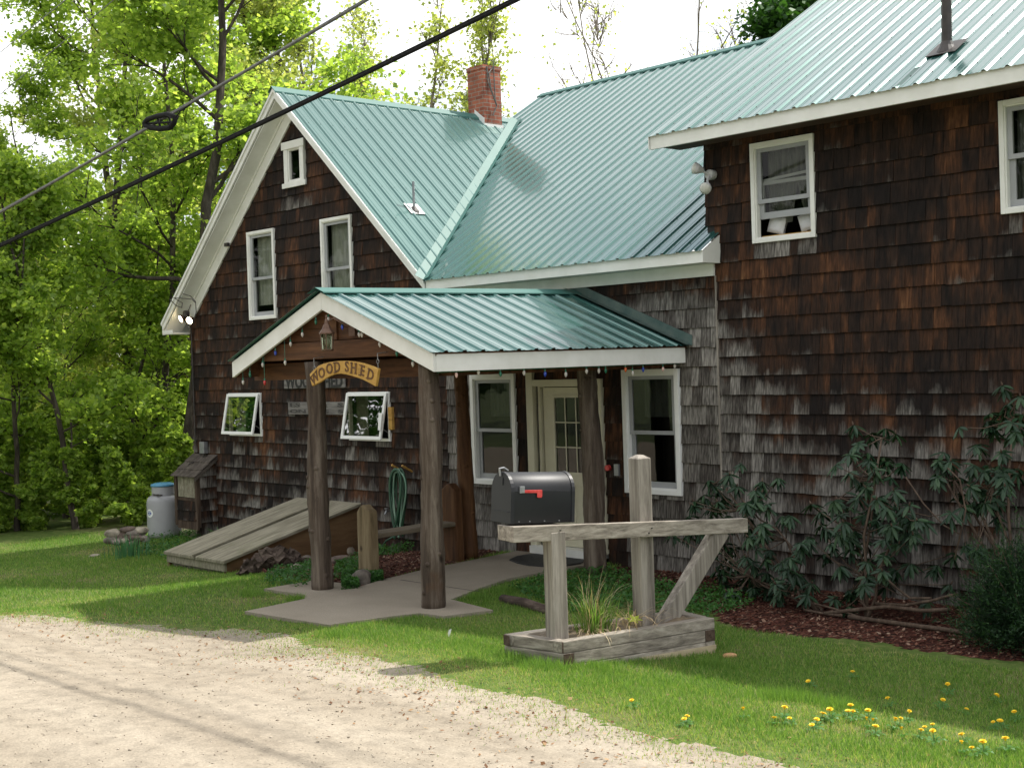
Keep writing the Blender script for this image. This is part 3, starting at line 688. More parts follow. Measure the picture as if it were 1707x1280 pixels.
# valley strip
a=np.array((-14.30,11.62,3.70-.018)); b=np.array((-17.86,16.87,6.94)); d_=(b-a)/np.linalg.norm(b-a)
ng=np.array((sg,0,1.));ng/=np.linalg.norm(ng); nm=np.array((0,-.62,1.));nm/=np.linalg.norm(nm)
s1=np.cross(d_,ng); s1/=np.linalg.norm(s1); s2=np.cross(d_,nm); s2/=np.linalg.norm(s2)
if (s1[0]>0): s1=-s1
if (s2[0]<0): s2=-s2
# s1 lies in gable plane towards ridge, s2 in main plane
mb=MB(); mb.quad(a+ng*.021,b+ng*.021,b+s1*.13+ng*.024,a+s1*.13+ng*.024); mb.quad(a+s2*.10+nm*.024,b+s2*.10+nm*.024,b+ng*.021,a+ng*.021)
mb.quad(a+s1*.13+ng*.024,b+s1*.13+ng*.024,b+s1*.135,a+s1*.135)
obj('valley_flashing',mb,M['flash'],mr_)
# deck undersides (give the roofs thickness)
mb=MB()
def deck(mb,ps,dz): mb.prism([(p[0],p[1],p[2]-dz) for p in ps],(0,0,-.03))
deck(mb,[(-17.87,11.66,6.94),(-14.33,11.66,3.73),(-14.33,11.7,3.73),(-17.87,16.87,6.94)],.012)
deck(mb,[(-17.87,11.66,6.94),(-17.87,19.9,6.94),(-21.72,19.9,3.448),(-21.72,11.66,3.448)],.012)
deck(mb,[(-14.2,11.69,3.725),(-9.62,11.69,3.725),(-9.62,17.9,7.57),(-18.2,17.9,7.57),(-17.9,16.9,6.955)],.012)
deck(mb,[(-9.99,11.53,5.048),(-1,11.53,5.048),(-1,17.9,8.89),(-9.99,17.9,8.89)],.012)
obj('roof_deck',mb,M['soffdark'],house)
# gable rake boards, soffit, frieze
for sd,xe,ze in ((1,-14.30,3.70),(-1,-21.73,3.44)):
    mb=MB()
    ap=(-17.87,6.94); 
    def strip(mb,d0,d1,y0,y1,endx=None):
        x0,x1=-17.87,xe if endx is None else endx
        zt0=6.94; zt1=6.94-sg*abs(x1+17.87)
        mb.prism([(x0,y0,zt0-d0),(x1,y0,zt1-d0),(x1,y0,zt1-d1),(x0,y0,zt0-d1)],(0,y1-y0,0))
    strip(mb,.015,.15,11.65,11.68); strip(mb,.0,.055,11.625,11.649)
    ob=obj('rake_board',mb,M['white'],house)
    mb=MB(); strip(mb,.165,.185,11.68,12.03); obj('soffit',mb,M['white'],house)
    mb=MB(); strip(mb,.186,.46,11.955,11.985,-21.33 if sd<0 else -14.32); strip(mb,.186,.23,11.93,11.954,-21.33 if sd<0 else -14.32); obj('frieze_board',mb,M['white'],house)
mb=MB(); mb.box(-21.72,-21.34,11.655,12.0,3.225,3.245); mb.quad((-21.73,11.65,3.24),(-21.36,11.65,3.24),(-21.36,11.65,3.30),(-21.73,11.65,3.30)); mb.box(-21.74,-21.71,11.66,20,3.22,3.44); obj('soffit_return',mb,M['white'],house)
mb=MB(); mb.box(-17.93,-17.87,11.64,11.66,6.72,6.93); 
# middle eave
mb=MB(); mb.box(-14.27,-9.42,11.655,11.69,3.555,3.69); obj('fascia',mb,M['white'],house)
mb=MB(); mb.box(-14.27,-9.43,11.69,11.96,3.555,3.575); obj('soffit',mb,M['white'],house)
mb=MB(); mb.box(-14.29,-9.507,11.945,11.975,3.42,3.554); obj('frieze_board',mb,M['white'],house)
mb=MB(); mb.prism([(-9.44,11.69,3.556),(-9.44,11.97,3.556),(-9.44,11.97,3.87),(-9.44,11.69,3.70)],(.02,0,0)); obj('eave_end_board',mb,M['white'],house)
# right eave
mb=MB(); mb.box(-10.0,-1,11.49,11.525,4.865,5.02); obj('fascia',mb,M['white'],house)
mb=MB(); mb.box(-9.98,-1,11.53,12.0,4.90,4.915); obj('soffit',mb,M['soffdark'],house)
mb=MB(); mb.prism([(-10.02,11.49,4.87),(-10.02,11.49,5.02),(-10.02,17.9,8.885),(-10.02,17.9,8.73)],(.03,0,0)); obj('rake_board',mb,M['white'],house)
# ---- windows
def frame(mb,x0,x1,z0,z1,w_,y0,y1,wb_=None,wt=None):
    wb_=w_ if wb_ is None else wb_; wt=w_ if wt is None else wt
    mb.box(x0,x0+w_,y0,y1,z0,z1); mb.box(x1-w_,x1,y0,y1,z0,z1); mb.box(x0+w_,x1-w_,y0,y1,z0,z0+wb_); mb.box(x0+w_,x1-w_,y0,y1,z1-wt,z1)
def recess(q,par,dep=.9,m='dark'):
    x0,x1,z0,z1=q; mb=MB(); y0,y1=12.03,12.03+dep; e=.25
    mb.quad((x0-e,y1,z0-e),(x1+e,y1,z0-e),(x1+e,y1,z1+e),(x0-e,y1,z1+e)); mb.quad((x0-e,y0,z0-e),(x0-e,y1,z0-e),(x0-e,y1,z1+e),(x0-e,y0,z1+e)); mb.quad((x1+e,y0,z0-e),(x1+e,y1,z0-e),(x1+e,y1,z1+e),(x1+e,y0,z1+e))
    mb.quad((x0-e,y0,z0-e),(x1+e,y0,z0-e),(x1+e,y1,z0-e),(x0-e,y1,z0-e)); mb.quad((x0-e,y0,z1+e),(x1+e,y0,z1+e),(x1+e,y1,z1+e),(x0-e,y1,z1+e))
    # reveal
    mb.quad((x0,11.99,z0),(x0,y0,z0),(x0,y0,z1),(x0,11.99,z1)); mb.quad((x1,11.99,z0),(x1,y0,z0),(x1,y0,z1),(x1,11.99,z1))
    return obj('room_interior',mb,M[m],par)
def pleat(x0,x1,z0,z1,y,n=8,amp=.018,sag=None):
    mb=MB(); k=n*4; vs=[];fs=[]; rows=8
    for j in range(rows+1):
        for i in range(k+1):
            t=i/k; v=j/rows; x=x0+(x1-x0)*t
            if sag: x=sag(t,v)
            vs.append((x,y+amp*math.sin(t*n*2*math.pi+v*1.2),z0+(z1-z0)*v))
    for j in range(rows):
        for i in range(k): a_=j*(k+1)+i; fs.append((a_,a_+1,a_+k+2,a_+k+1))
    return mb.add(vs,fs)
def dh_window(q,label=None,split=.5,cw=.05,curt='curtain',open_=0,casing='white',gl='glassup'):
    x0,x1,z0,z1=q; mb=MB(); frame(mb,x0,x1,z0,z1,cw,11.945,12.01,cw*.95,cw); frame(mb,x0+cw-.004,x1-cw+.004,z0+cw*.95-.004,z1-cw+.004,.018,11.960,12.03)
    wn_=obj('window',mb,M[casing],house,bevel=.004)
    if label: wn_['label']=label
    a0,a1,b0,b1=x0+cw+.012,x1-cw-.012,z0+cw+.01,z1-cw-.012; zm=b0+(b1-b0)*split
    mb=MB(); frame(mb,a0,a1,zm-.02,b1,.055,11.985,12.015,.045,.045); obj('upper_sash',mb,M['sash'],wn_)
    mb=MB(); frame(mb,a0+.003,a1-.003,b0+open_,zm+.02+open_,.06,12.017,12.045,.07,.04); obj('lower_sash',mb,M['sash'],wn_)
    mb=MB(); mb.quad((a0+.05,12.0,zm+.02),(a1-.05,12.0,zm+.02),(a1-.05,12.0,b1-.04),(a0+.05,12.0,b1-.04))
    obj('pane',mb,M[gl],wn_)
    mb=MB(); mb.quad((a0+.055,12.03,b0+open_+.06),(a1-.055,12.03,b0+open_+.06),(a1-.055,12.03,zm+open_),(a0+.055,12.03,zm+open_)); obj('pane',mb,M[gl],wn_)
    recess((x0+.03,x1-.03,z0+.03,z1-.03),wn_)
    return wn_,(a0,a1,b0,b1,zm)
for k in ('gl','gr'):
    wn_,(a0,a1,b0,b1,zm)=dh_window(W_[k],split=.46)
    obj('curtain',pleat(a0+.02,a1-.02,b0+.18,b1-.02,12.10,6,.012),M['curtain'] if k=='gr' else M['curtain'],wn_)
wn_,(a0,a1,b0,b1,zm)=dh_window(W_['u1'],split=.40,open_=.20)
obj('curtain',pleat(a0+.02,a0+.40,b0+.15,b1-.02,12.14,5,.02,lambda t,v:a0+.02+(.30+.16*v)*t+.02*(1-v)),M['darkcurtain'],wn_)
obj('curtain',pleat(a1-.30,a1-.02,b0+.15,b1-.02,12.14,4,.02,lambda t,v:a1-.02-(.16+.2*v)*(1-t)),M['darkcurtain'],wn_)
mb=MB(); mb.beam((a0+.02,12.05,b0+.62),(a1-.02,12.05,b0+.66),.02,.03); obj('blind_rail',mb,M['sash'],wn_)
mb=MB(); mb.box(a0,a1,12.05,12.55,b0+.0,b0+.02); obj('inner_sill',mb,M['signwood'],wn_)
for (cx_,rot) in ((a0+.14,-.5),(a1-.15,.45)):
    mb=MB(); u_=[]
    for i in range(9):
        for j in range(9):
            s,t_=i/4-1,j/4-1; b_=(1-s**4)*(1-t_**4); X_=s*.12;Z_=t_*.10; Y_=-.035*b_
            u_.append((cx_+X_*math.cos(rot)-Z_*math.sin(rot)*.6+.0,12.13+Y_+.0,b0+.135+Z_*math.cos(rot)+X_*math.sin(rot)*.5))
    mb.add(u_,[(i*9+j,i*9+j+1,(i+1)*9+j+1,(i+1)*9+j) for i in range(8) for j in range(8)]+[])
    mb2=[(v[0],24.26-v[1]+.03,v[2]) for v in mb.v]; mb.add(mb2,[(i*9+j,(i+1)*9+j,(i+1)*9+j+1,i*9+j+1) for i in range(8) for j in range(8)])
    obj('cushion',mb,M['cushion'],wn_,smooth=True)
wn_,(a0,a1,b0,b1,zm)=dh_window(W_['u2'],split=.5); obj('curtain',pleat(a0+.02,a0+.5,b0+.02,b1-.02,12.14,6,.02),M['darkcurtain'],wn_)
for k in ('ml','mr'):
    wn_,(a0,a1,b0,b1,zm)=dh_window(W_[k],split=.49,cw=.065,casing='whitevinyl',gl='glass')
    obj('curtain',pleat(a0+.1,a1-.08,b1-.50,b1-.03,12.16,5,.012),M['darkcurtain'],wn_)
# attic window with flared casing
x0,x1,z0,z1=W_['at']; mb=MB(); frame(mb,x0+.04,x1-.04,z0,z1,.105,11.95,12.01,.09,.11); mb.box(x0,x1,11.935,11.949,z1-.11,z1+.012); mb.box(x0-.01,x1+.02,11.935,11.949,z0-.005,z0+.075); frame(mb,x0+.143,x1-.143,z0+.088,z1-.108,.03,11.965,12.02)
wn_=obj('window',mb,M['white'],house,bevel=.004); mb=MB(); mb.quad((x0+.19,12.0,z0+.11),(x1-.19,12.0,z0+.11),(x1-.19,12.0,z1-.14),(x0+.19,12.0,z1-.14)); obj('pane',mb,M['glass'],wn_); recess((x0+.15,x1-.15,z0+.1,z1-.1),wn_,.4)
# awning windows, sash swung out at the bottom
def awning(q,out,label):
    x0,x1,z0,z1=q; mb=MB(); frame(mb,x0,x1,z0,z1,.04,11.955,12.01)
    wn_=obj('window',mb,M['whitevinyl'],house,bevel=.003); wn_['label']=label
    th=math.asin(out/(z1-z0-.04)); T=np.array((x0+.01,11.95,z1-.015)); X=np.array((x1-x0-.02,0,0)); D=np.array((0,-math.sin(th),-math.cos(th)))*(z1-z0-.03); Nn=np.array((0,-math.cos(th),math.sin(th)))*.03
    mb=MB(); wd=.05; Xu=X/np.linalg.norm(X); Du=D/np.linalg.norm(D); Lx=np.linalg.norm(X); Ld=np.linalg.norm(D)
    mb.obox(T,Xu*wd,D,Nn); mb.obox(T+Xu*(Lx-wd),Xu*wd,D,Nn); mb.obox(T+Xu*wd,Xu*(Lx-2*wd),Du*wd,Nn); mb.obox(T+Xu*wd+Du*(Ld-wd),Xu*(Lx-2*wd),Du*wd,Nn)
    sh=obj('sash',mb,M['whitevinyl'],wn_,bevel=.003)
    mb=MB(); o0=T+Xu*wd*.9+Du*wd*.9+Nn*.5; a_=Xu*(Lx-1.8*wd); b_=Du*(Ld-1.8*wd); mb.quad(o0,o0+a_,o0+a_+b_,o0+b_); obj('pane',mb,M['glassdull'],wn_)
    for xx in (x0+.06,x1-.06):
        mb=MB(); mb.tube([(xx,11.98,z0+.12),(xx,11.95-out*.72,z0+.20)],.006,6); obj('stay_arm',mb,M['greymetal'],wn_)
    recess((x0+.03,x1-.03,z0+.03,z1-.03),wn_,.5)
    obj('curtain',pleat(x0+.05,x0+.35,z0+.05,z1-.05,12.07,4,.01),M['curtain'],wn_)
    return wn_
awning(W_['aa'],.135,'small white awning window near the left corner, swung open'); wb_=awning(W_['ab'],.135,'small white awning window left of the coiled hose, swung open')
mb=MB(); mb.box(-15.585,-15.50,11.93,11.975,1.60,1.93); obj('shim_board',mb,M['signwood'],wb_)
mb=MB(); mb.prism([(-15.66,11.80,1.60),(-15.60,11.80,1.60),(-15.60,11.84,1.85),(-15.68,11.84,1.85)],(0,-.01,0)); obj('paper_note',mb,M['whitevinyl'],wb_)
# ---- door
dx0,dx1=-12.44,-11.53
mb=MB(); mb.box(-12.65,-12.53,11.94,12.01,.12,2.42); mb.box(-12.53,-11.42,11.94,12.01,2.205,2.285); mb.box(-11.42,-11.31,11.94,12.01,.12,2.285)
mb.box(-12.53,-12.46,12.01,12.10,.12,2.205); mb.box(-11.49,-11.42,12.01,12.10,.12,2.205); mb.box(-12.53,-11.42,12.012,12.10,2.19,2.204)
dr_=obj('door_casing',mb,M['cream'],house,bevel=.004)
mb=MB(); gx0,gx1,gz0,gz1=-12.235,-11.665,1.10,2.05
frame(mb,dx0,dx1,.15,2.18,.205,12.05,12.09,.95,.13)
frame(mb,gx0-.035,gx1+.035,gz0-.035,gz1+.035,.035,12.035,12.055)
for i in (1,2):
    xx=gx0+(gx1-gx0)*i/3; mb.box(xx-.007,xx+.007,12.043,12.056,gz0,gz1); z_=gz0+(gz1-gz0)*i/3; mb.box(gx0,gx1,12.0425,12.0555,z_-.007,z_+.007)
for (p,q) in ((dx0+.13,dx0+.40),(dx1-.40,dx1-.13)): frame(mb,p,q,.32,.95,.03,12.04,12.056)
dd=obj('door',mb,M['cream'],house,bevel=.003)
mb=MB(); mb.quad((gx0,12.06,gz0),(gx1,12.06,gz0),(gx1,12.06,gz1),(gx0,12.06,gz1)); obj('door_glass',mb,M['glass'],dd)
mb=MB(); mb.tube([(dx1+.07-.14,12.05,1.02),(dx1+.07-.14,11.99,1.02)],.025,12); obj('handle',mb,M['greymetal'],dd)
mb=MB(); mb.box(dx0-.15,dx1+.15,11.86,12.06,.05,.145); obj('threshold',mb,M['white'],dr_)
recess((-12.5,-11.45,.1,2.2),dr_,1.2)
# alarm box / doorbell right of door
mb=MB(); mb.box(-11.0-.12,-11.0-.05,11.93,11.965,1.10,1.24); obj('switch_box',mb,M['greymetal'],house)
mb=MB(); mb.tube([(-11.24,11.975,1.19),(-11.24,11.93,1.19)],.035,14); obj('doorbell',mb,M['red'],house)
# ---- chimney
cb_=onZ(808,205,6.35); CXf,CYf=-17.645,15.87
mb=MB(); mb.box(CXf-.42,CXf,CYf,CYf+.42,6.2,7.80); 
mb.box(CXf-.432,CXf+.012,CYf-.012,CYf+.432,7.74,7.81)
ch=obj('chimney',mb,M['brick'],house)
mb=MB(); mb.box(CXf-.34,CXf-.08,CYf+.08,CYf+.34,7.81,7.83); obj('flue',mb,M['blackpipe'],ch)
mb=MB(); mb.prism([(CXf+.012,CYf-.012,6.67),(CXf+.012,CYf+.44,6.67),(CXf+.012,CYf+.44,6.77),(CXf+.012,CYf-.012,6.77)],(.006,0,0)); mb.prism([(CXf-.24,CYf-.012,6.96),(CXf+.012,CYf-.012,6.68),(CXf+.012,CYf-.012,6.86),(CXf-.24,CYf-.012,7.05)],(0,-.006,0)); obj('chimney_flashing',mb,M['whitevinyl'],ch)
mb=MB(); mb.obox((CXf-.02,CYf-.10,6.735),(.20,0,-.18),(0,.58,0),(.01,0,.012)); obj('saddle',mb,M['flash'],ch)
mb=MB(); mb.tube([(CXf+.04,CYf+.24,7.15),(CXf+.04,CYf+.22,7.85),(CXf+.02,CYf+.22,8.28)],[.012,.009,.004],6); mb.tube([(CXf+.02,CYf+.08,7.78),(CXf+.04,CYf+.08,7.5),(CXf+.04,CYf+.27,7.1),(CXf+.04,CYf+.17,6.92)],.012,6); mb.tube([(CXf+.02,CYf+.24,7.80),(CXf+.04,CYf+.10,7.66),(CXf+.04,CYf+.14,7.4),(CXf+.04,CYf+.27,7.12)],.012,6); obj('aerial',mb,M['cablegrey'],ch)
# ---- vent pipes
def roofpipe(p,h,r_,boot,par,m1,lean=(0,0)):
    mb=MB(); mb.tube([(p[0],p[1],p[2]-.1),(p[0]+lean[0],p[1]+lean[1],p[2]+h)],r_,14); o=obj('vent_pipe',mb,m1,par,smooth=False)
    return o
pv=(-15.55,12.52,4.837); vp=roofpipe(pv,.42,.02,.1,house,M['greymetal'])
mb=MB(); mb.lathe((pv[0],pv[1],pv[2]-.07),[(.10,0),(.08,.05),(.03,.12)],12); obj('boot',mb,M['blackpipe'],vp)
mb=MB(); e1=np.array((1,0,-sg));e1/=np.linalg.norm(e1); mb.obox(np.array(pv)-e1*.12+np.array((0,-.13,.018)),e1*.25,(0,.26,0),(.003,0,.003)); obj('flashing_plate',mb,M['whitevinyl'],vp)
pv=(-6.715,12.19,5.446); vp=roofpipe(pv,1.6,.052,.1,house,M['blackpipe'],(.03,0))
mb=MB(); mb.lathe((pv[0],pv[1],pv[2]-.09),[(.12,0),(.11,.06),(.07,.13),(.055,.17)],14); obj('boot',mb,M['blackpipe'],vp)
mb=MB(); e1=np.array((0,1,.603));e1/=np.linalg.norm(e1); mb.obox(np.array(pv)-e1*.16+np.array((-.16,0,.022)),(.32,0,0),e1*.32,(0,-.002,.003)); obj('flashing_plate',mb,M['blackpipe'],vp)
# electrical box and conduit on left corner, eave camera
eb=onY(340,746,11.93)
mb=MB(); mb.box(eb[0]-.08,eb[0]+.08,11.88,11.965,eb[2]-.10,eb[2]+.10); bx_=obj('junction_box',mb,M['greymetal'],house,bevel=.008)
mb=MB(); mb.tube([(-21.24,11.95,1.3),(-21.24,11.95,3.2),(-21.22,11.93,3.35),(-21.2,11.75,3.5)],.012,6); mb.tube([(eb[0]-.15,11.95,eb[2]+.15),(eb[0]-.15,11.94,eb[2]-.2),(eb[0]-.15,11.7,.93)],.010,6); mb.tube([(eb[0]+.0,11.93,eb[2]-.1),(eb[0]-.02,11.9,.97)],.012,6)
obj('conduit',mb,M['blackpipe'],house)
p=onY(376,408,11.9); mb=MB(); mb.box(p[0]-.05,p[0]+.05,11.9,11.95,p[2]-.03,p[2]+.03); obj('eave_bracket',mb,M['blackpipe'],house)
# two short capped pipes by the cellar doors
mb=MB(); 
for (a_,b_,z_) in ((420,853,.52),(439,848,.58)):
    q=onY(a_,b_,11.86); mb.tube([(q[0],11.86,-.1),(q[0],11.86,q[2])],.035 if a_>430 else .025,10); mb.tube([(q[0],11.86,q[2]),(q[0],11.86,q[2]+.03)],.045 if a_>430 else .032,10)
obj('fill_pipe',mb,M['blackpipe'],house)
# tap
q=onY(647,851,11.93); mb=MB(); mb.tube([(q[0],11.98,q[2]),(q[0],11.90,q[2]),(q[0],11.87,q[2]-.05)],.016,8); mb.lathe((q[0],11.90,q[2]+.03),[(.03,0),(.03,.01)],10); obj('tap',mb,M['greymetal'],house)
# lean-to meter box on the corner
mb,at=shingles(11.60,lambda z:(-21.30,-20.62),-.03,.30,.17,[],.1,.22,lambda x,z,rd:.1,11); lt=obj('corner_bay',mb,M['shingle'],house,attr=at)
mb=MB(); mb.box(-21.36,-20.60,11.615,12,-.16,.78); mb.prism([(-21.36,11.60,.77),(-21.36,12,1.07),(-21.36,12,.70),(-21.36,11.6,.70)],(.76,0,0)); obj('bay_body',mb,M['shingle'],lt,attr=[(.35,.5,.45,.4)]*len(mb.v))
mb=MB(); mb.box(-21.37,-21.29,11.575,11.61,-.14,.78); mb.box(-20.66,-20.585,11.575,11.61,-.18,.78); mb.box(-21.29,-20.66,11.578,11.61,-.18,-.04); mb.box(-21.29,-20.66,11.588,11.612,.31,.36); mb.box(-20.602,-20.585,11.611,11.64,-.14,.76); obj('bay_trim',mb,M['baytrim'],lt)
mb=MB(); mb.box(-21.26,-20.69,11.590,11.605,.37,.74); obj('bay_panel',mb,M['mossboard'],lt)
# side shingles (facing +x)
def side_shingles(x,y0,y1,z0,z1,ztop,expo,seed,b):
    rd=random.Random(seed); mb=MB(); at=[]; z=z0
    while z<z1-.02:
        y=y0
        while y<y1-.01:
            wd=rd.uniform(.09,.2); e=min(y+wd,y1); zt=min(z+expo+.01,ztop(y)-.0); zt2=min(z+expo+.01,ztop(e)); 
            if zt-z>.03:
                r1,r2=rd.random(),rd.random(); mb.quad((x+.018,y+.002,z),(x+.018,e-.002,z),(x+.004,e-.002,zt2),(x+.004,y+.002,zt)); mb.quad((x,y,z),(x,e,z),(x+.018,e,z),(x+.018,y,z))
                at+=[(r1,0,b,r2)]*2+[(r1,1,b,r2)]*2+[(r1,0,b,r2)]*4
            y=e
        z+=expo
    return mb,at
mb,at=side_shingles(-20.60,11.64,11.97,-.26,1.05,lambda y:.77+.75*(y-11.6)-.02,.20,4,.5); obj('bay_side',mb,M['shingle'],lt,attr=at)
mb=MB()
for i,(ya,yb) in enumerate(((11.52,11.69),(11.66,11.84),(11.81,11.99))):
    for j in range(3):
        xa=-21.40+j*.285; z_=lambda y:.78+.75*(y-11.6)
        mb.prism([(xa+.003,ya,z_(ya)+.025+.006*i),(xa+.282,ya,z_(ya)+.025+.006*i),(xa+.282,yb,z_(yb)+.012+.006*i),(xa+.003,yb,z_(yb)+.012+.006*i)],(0,0,-.014))
mb.prism([(-20.545,11.53,.72),(-20.545,11.98,1.06),(-20.545,11.98,1.0),(-20.545,11.53,.665)],(-.03,0,0))
obj('bay_roof',mb,M['bayroof'],lt)

# ================================================================== PORCH
porch=thing('entrance_porch','log post entrance porch with teal metal roof and white fascia boards','porch',(-12.2,10,0))
xr=lambda y:-12.20+.125*(y-8.5); xer=lambda y:-10.30+.10*(y-8.5); xel=lambda y:-14.11+.13*(y-8.5)
ZR,ZE=3.38,2.655
def porchP(side):
    xe=xer if side>0 else xel
    return lambda s,t:(xr(s)+(xe(s)-xr(s))*t,s,ZR-(ZR-ZE)*t)
Y0p,Y1p=8.42,11.97
for sd in (1,-1):
    mb,_=ribbed(porchP(sd),Y0p,Y1p,lambda s:.01,lambda s:1.02,(sd*.375,0,1),phase=8.6); nf=len(mb.f)
    sm=screws(porchP(sd),Y0p,Y1p,lambda s:0,lambda s:1.02,(sd*.375,0,1),[.12,.4,.68,.93],phase=8.6); mb.add(sm.v,sm.f)
    ro=obj('roof_panel',mb,[M['roof'],M['screw']],porch); ro.data.polygons.foreach_set('material_index',[0]*nf+[1]*(len(mb.f)-nf))
    xe=xer if sd>0 else xel
    mb=MB(); mb.add([(xr(8.5),8.5,ZR-.02),(xr(11.97),11.97,ZR-.02),(xe(11.97),11.97,ZE-.02),(xe(8.5),8.5,ZE-.02),(xr(8.5),8.5,ZR-.05),(xr(11.97),11.97,ZR-.05),(xe(11.97),11.97,ZE-.05),(xe(8.5),8.5,ZE-.05)],[(0,1,2,3),(4,7,6,5),(0,3,7,4),(3,2,6,7)]); obj('roof_boards',mb,M['beamX'],porch)
mb=MB(); mb.quad((xr(8.42),8.40,ZR+.03),(xr(8.42)+.16,8.40,ZR-.03),(xr(11.97)+.16,11.97,ZR-.03),(xr(11.97),11.97,ZR+.03)); mb.quad((xr(8.42)-.16,8.40,ZR-.03),(xr(8.42),8.40,ZR+.03),(xr(11.97),11.97,ZR+.03),(xr(11.97)-.16,11.97,ZR-.03))
mb.quad((xr(8.42)+.16,8.40,ZR-.03),(xr(8.42)+.16,8.40,ZR-.045),(xr(11.97)+.16,11.97,ZR-.045),(xr(11.97)+.16,11.97,ZR-.03)); obj('ridge_cap',mb,M['flash'],porch)
# fascia : front pair and side boards
xc=xr(8.5)
mb=MB(); mb.prism([(xc,8.47,ZR-.025),(xel(8.5)-.0,8.47,ZE-.025),(xel(8.5),8.47,ZE-.208),(xc,8.47,ZR-.215)],(0,.035,0)); obj('gable_fascia',mb,M['white'],porch,bevel=.003)
mb=MB(); mb.prism([(xc+.003,8.47,ZR-.025),(xer(8.5)-.0,8.47,ZE-.025),(xer(8.5),8.47,ZE-.208),(xc+.003,8.47,ZR-.215)],(0,.035,0)); obj('gable_fascia',mb,M['white'],porch,bevel=.003)
for xe,sg_ in ((xer,1),(xel,-1)):
    mb=MB(); mb.obox((xe(8.508)-(.035 if sg_>0 else 0),8.508,ZE-.208),(.035,0,0),(xe(11.95)-xe(8.508),3.44,0),(0,0,.178)); obj('side_fascia',mb,M['white'] if sg_>0 else M['beamX'],porch,bevel=.003)
# wall flashing over the right slope
mb=MB(); n_=12
P=lambda t,o:np.array((xr(11.96)+(xer(11.96)+.02-xr(11.96))*t,11.965,ZR-(ZR-ZE)*t+o))
mb.quad(P(-.02,.02),P(1.04,.02),P(1.04,.13),P(-.02,.13)); mb.quad(P(-.02,.02)+np.array((0,-.12,.012)),P(1.04,.02)+np.array((0,-.12,.012)),P(1.04,.02),P(-.02,.02)); mb.quad(P(1.04,.13),P(-.02,.13),P(-.02,.13)+np.array((0,.02,0)),P(1.04,.13)+np.array((0,.02,0)))
obj('wall_flashing',mb,M['flash_old'],porch)
# posts
def logpost(base,top,r0,r1,seed,m):
    rd=random.Random(seed); pts=[];rad=[]; n=26
    for i in range(n+1):
        t=i/n; p=np.array(base)*(1-t)+np.array(top)*t; p=p+np.array((.018*math.sin(t*7+seed),.018*math.cos(t*5+seed*2),0))*math.sin(math.pi*t)
        pts.append(p); rad.append((r0*(1-t)+r1*t)*(1+.05*math.sin(t*11+seed*3)+.03*rd.uniform(-1,1)))
    mb=MB(); mb.tube(pts,rad,20)
    V=np.array(mb.v); 
    for i,v in enumerate(V):
        k=i%20; V[i]+= .006*np.sin(np.array((v[2]*17+k*1.3,v[2]*13+k*2.1,0)))
    mb.v=[tuple(v) for v in V]
    # knots
    for j in range(7):
        t=rd.uniform(.08,.95); a=rd.uniform(-2.6,0.3); i=int(t*n); c=pts[i]+np.array((math.cos(a),math.sin(a),0))*rad[i]*.93
        nd=np.array((math.cos(a),math.sin(a),.15)); mb.tube([c-nd*.02,c+nd*.012,c+nd*.020],[.040,.026,.008],9)
    return obj('post',mb,m,porch,smooth=True)
def post_px(pb,pt,y,r0,r1,seed,m,ztop=2.62):
    b=onZ(*pb,.03); b=onY(pb[0],pb[1],y); t=onY(pt[0],pt[1],y); k=(ztop-.0-b[2])/(t[2]-b[2]); top=b+(t-b)*k
    kk=(0.0-b[2])/(t[2]-b[2]); bb=b+(t-b)*kk
    return logpost(bb,top,r0,r1,seed,m)
post_px((538,984),(524,615),8.62,.125,.10,1,M['logpost'],2.60)
post_px((723,1014),(714,620),8.66,.122,.105,2,M['logpost'],2.55)
post_px((784,925),(768,625),11.30,.105,.085,3,M['logbrown'],2.6)
post_px((993,950),(979,620),11.36,.135,.115,5,M['logpost'],2.6)
# beams
mb=MB(); mb.box(-13.55,-10.75,8.56,8.70,2.625,2.82); obj('beam',mb,M['beamX'],porch,bevel=.006)
mb=MB(); mb.box(-14.15,-10.42,8.80,8.94,2.40,2.60); obj('beam',mb,M['beamX'],porch,bevel=.006)
for xa in (0,1):
    mb=MB(); xe=xer if xa else xel; off=-.16 if xa else .3
    mb.obox((xe(8.7)+off-.12,8.95,2.40),(.12,0,0),(xe(11.9)-xe(8.95),3.0,0),(0,0,.17)); obj('side_beam',mb,M['beamX'],porch)
mb=MB(); zz_=2.83
while zz_<3.2:
    hw=lambda z:(ZR-.05-z)/(ZR-ZE)*1.95; a_,b_=hw(zz_),max(.02,hw(zz_+.135)); mb.prism([(xc-a_,8.60,zz_),(xc+a_,8.60,zz_),(xc+b_,8.60,zz_+.135),(xc-b_,8.60,zz_+.135)],(0,.025,0)); zz_+=.139
obj('gable_boards',mb,M['beamX'],porch)
mb=MB(); mb.box(-12.20,-12.08,8.575,8.598,2.83,3.10); obj('lantern_backboard',mb,M['beamX'],porch)
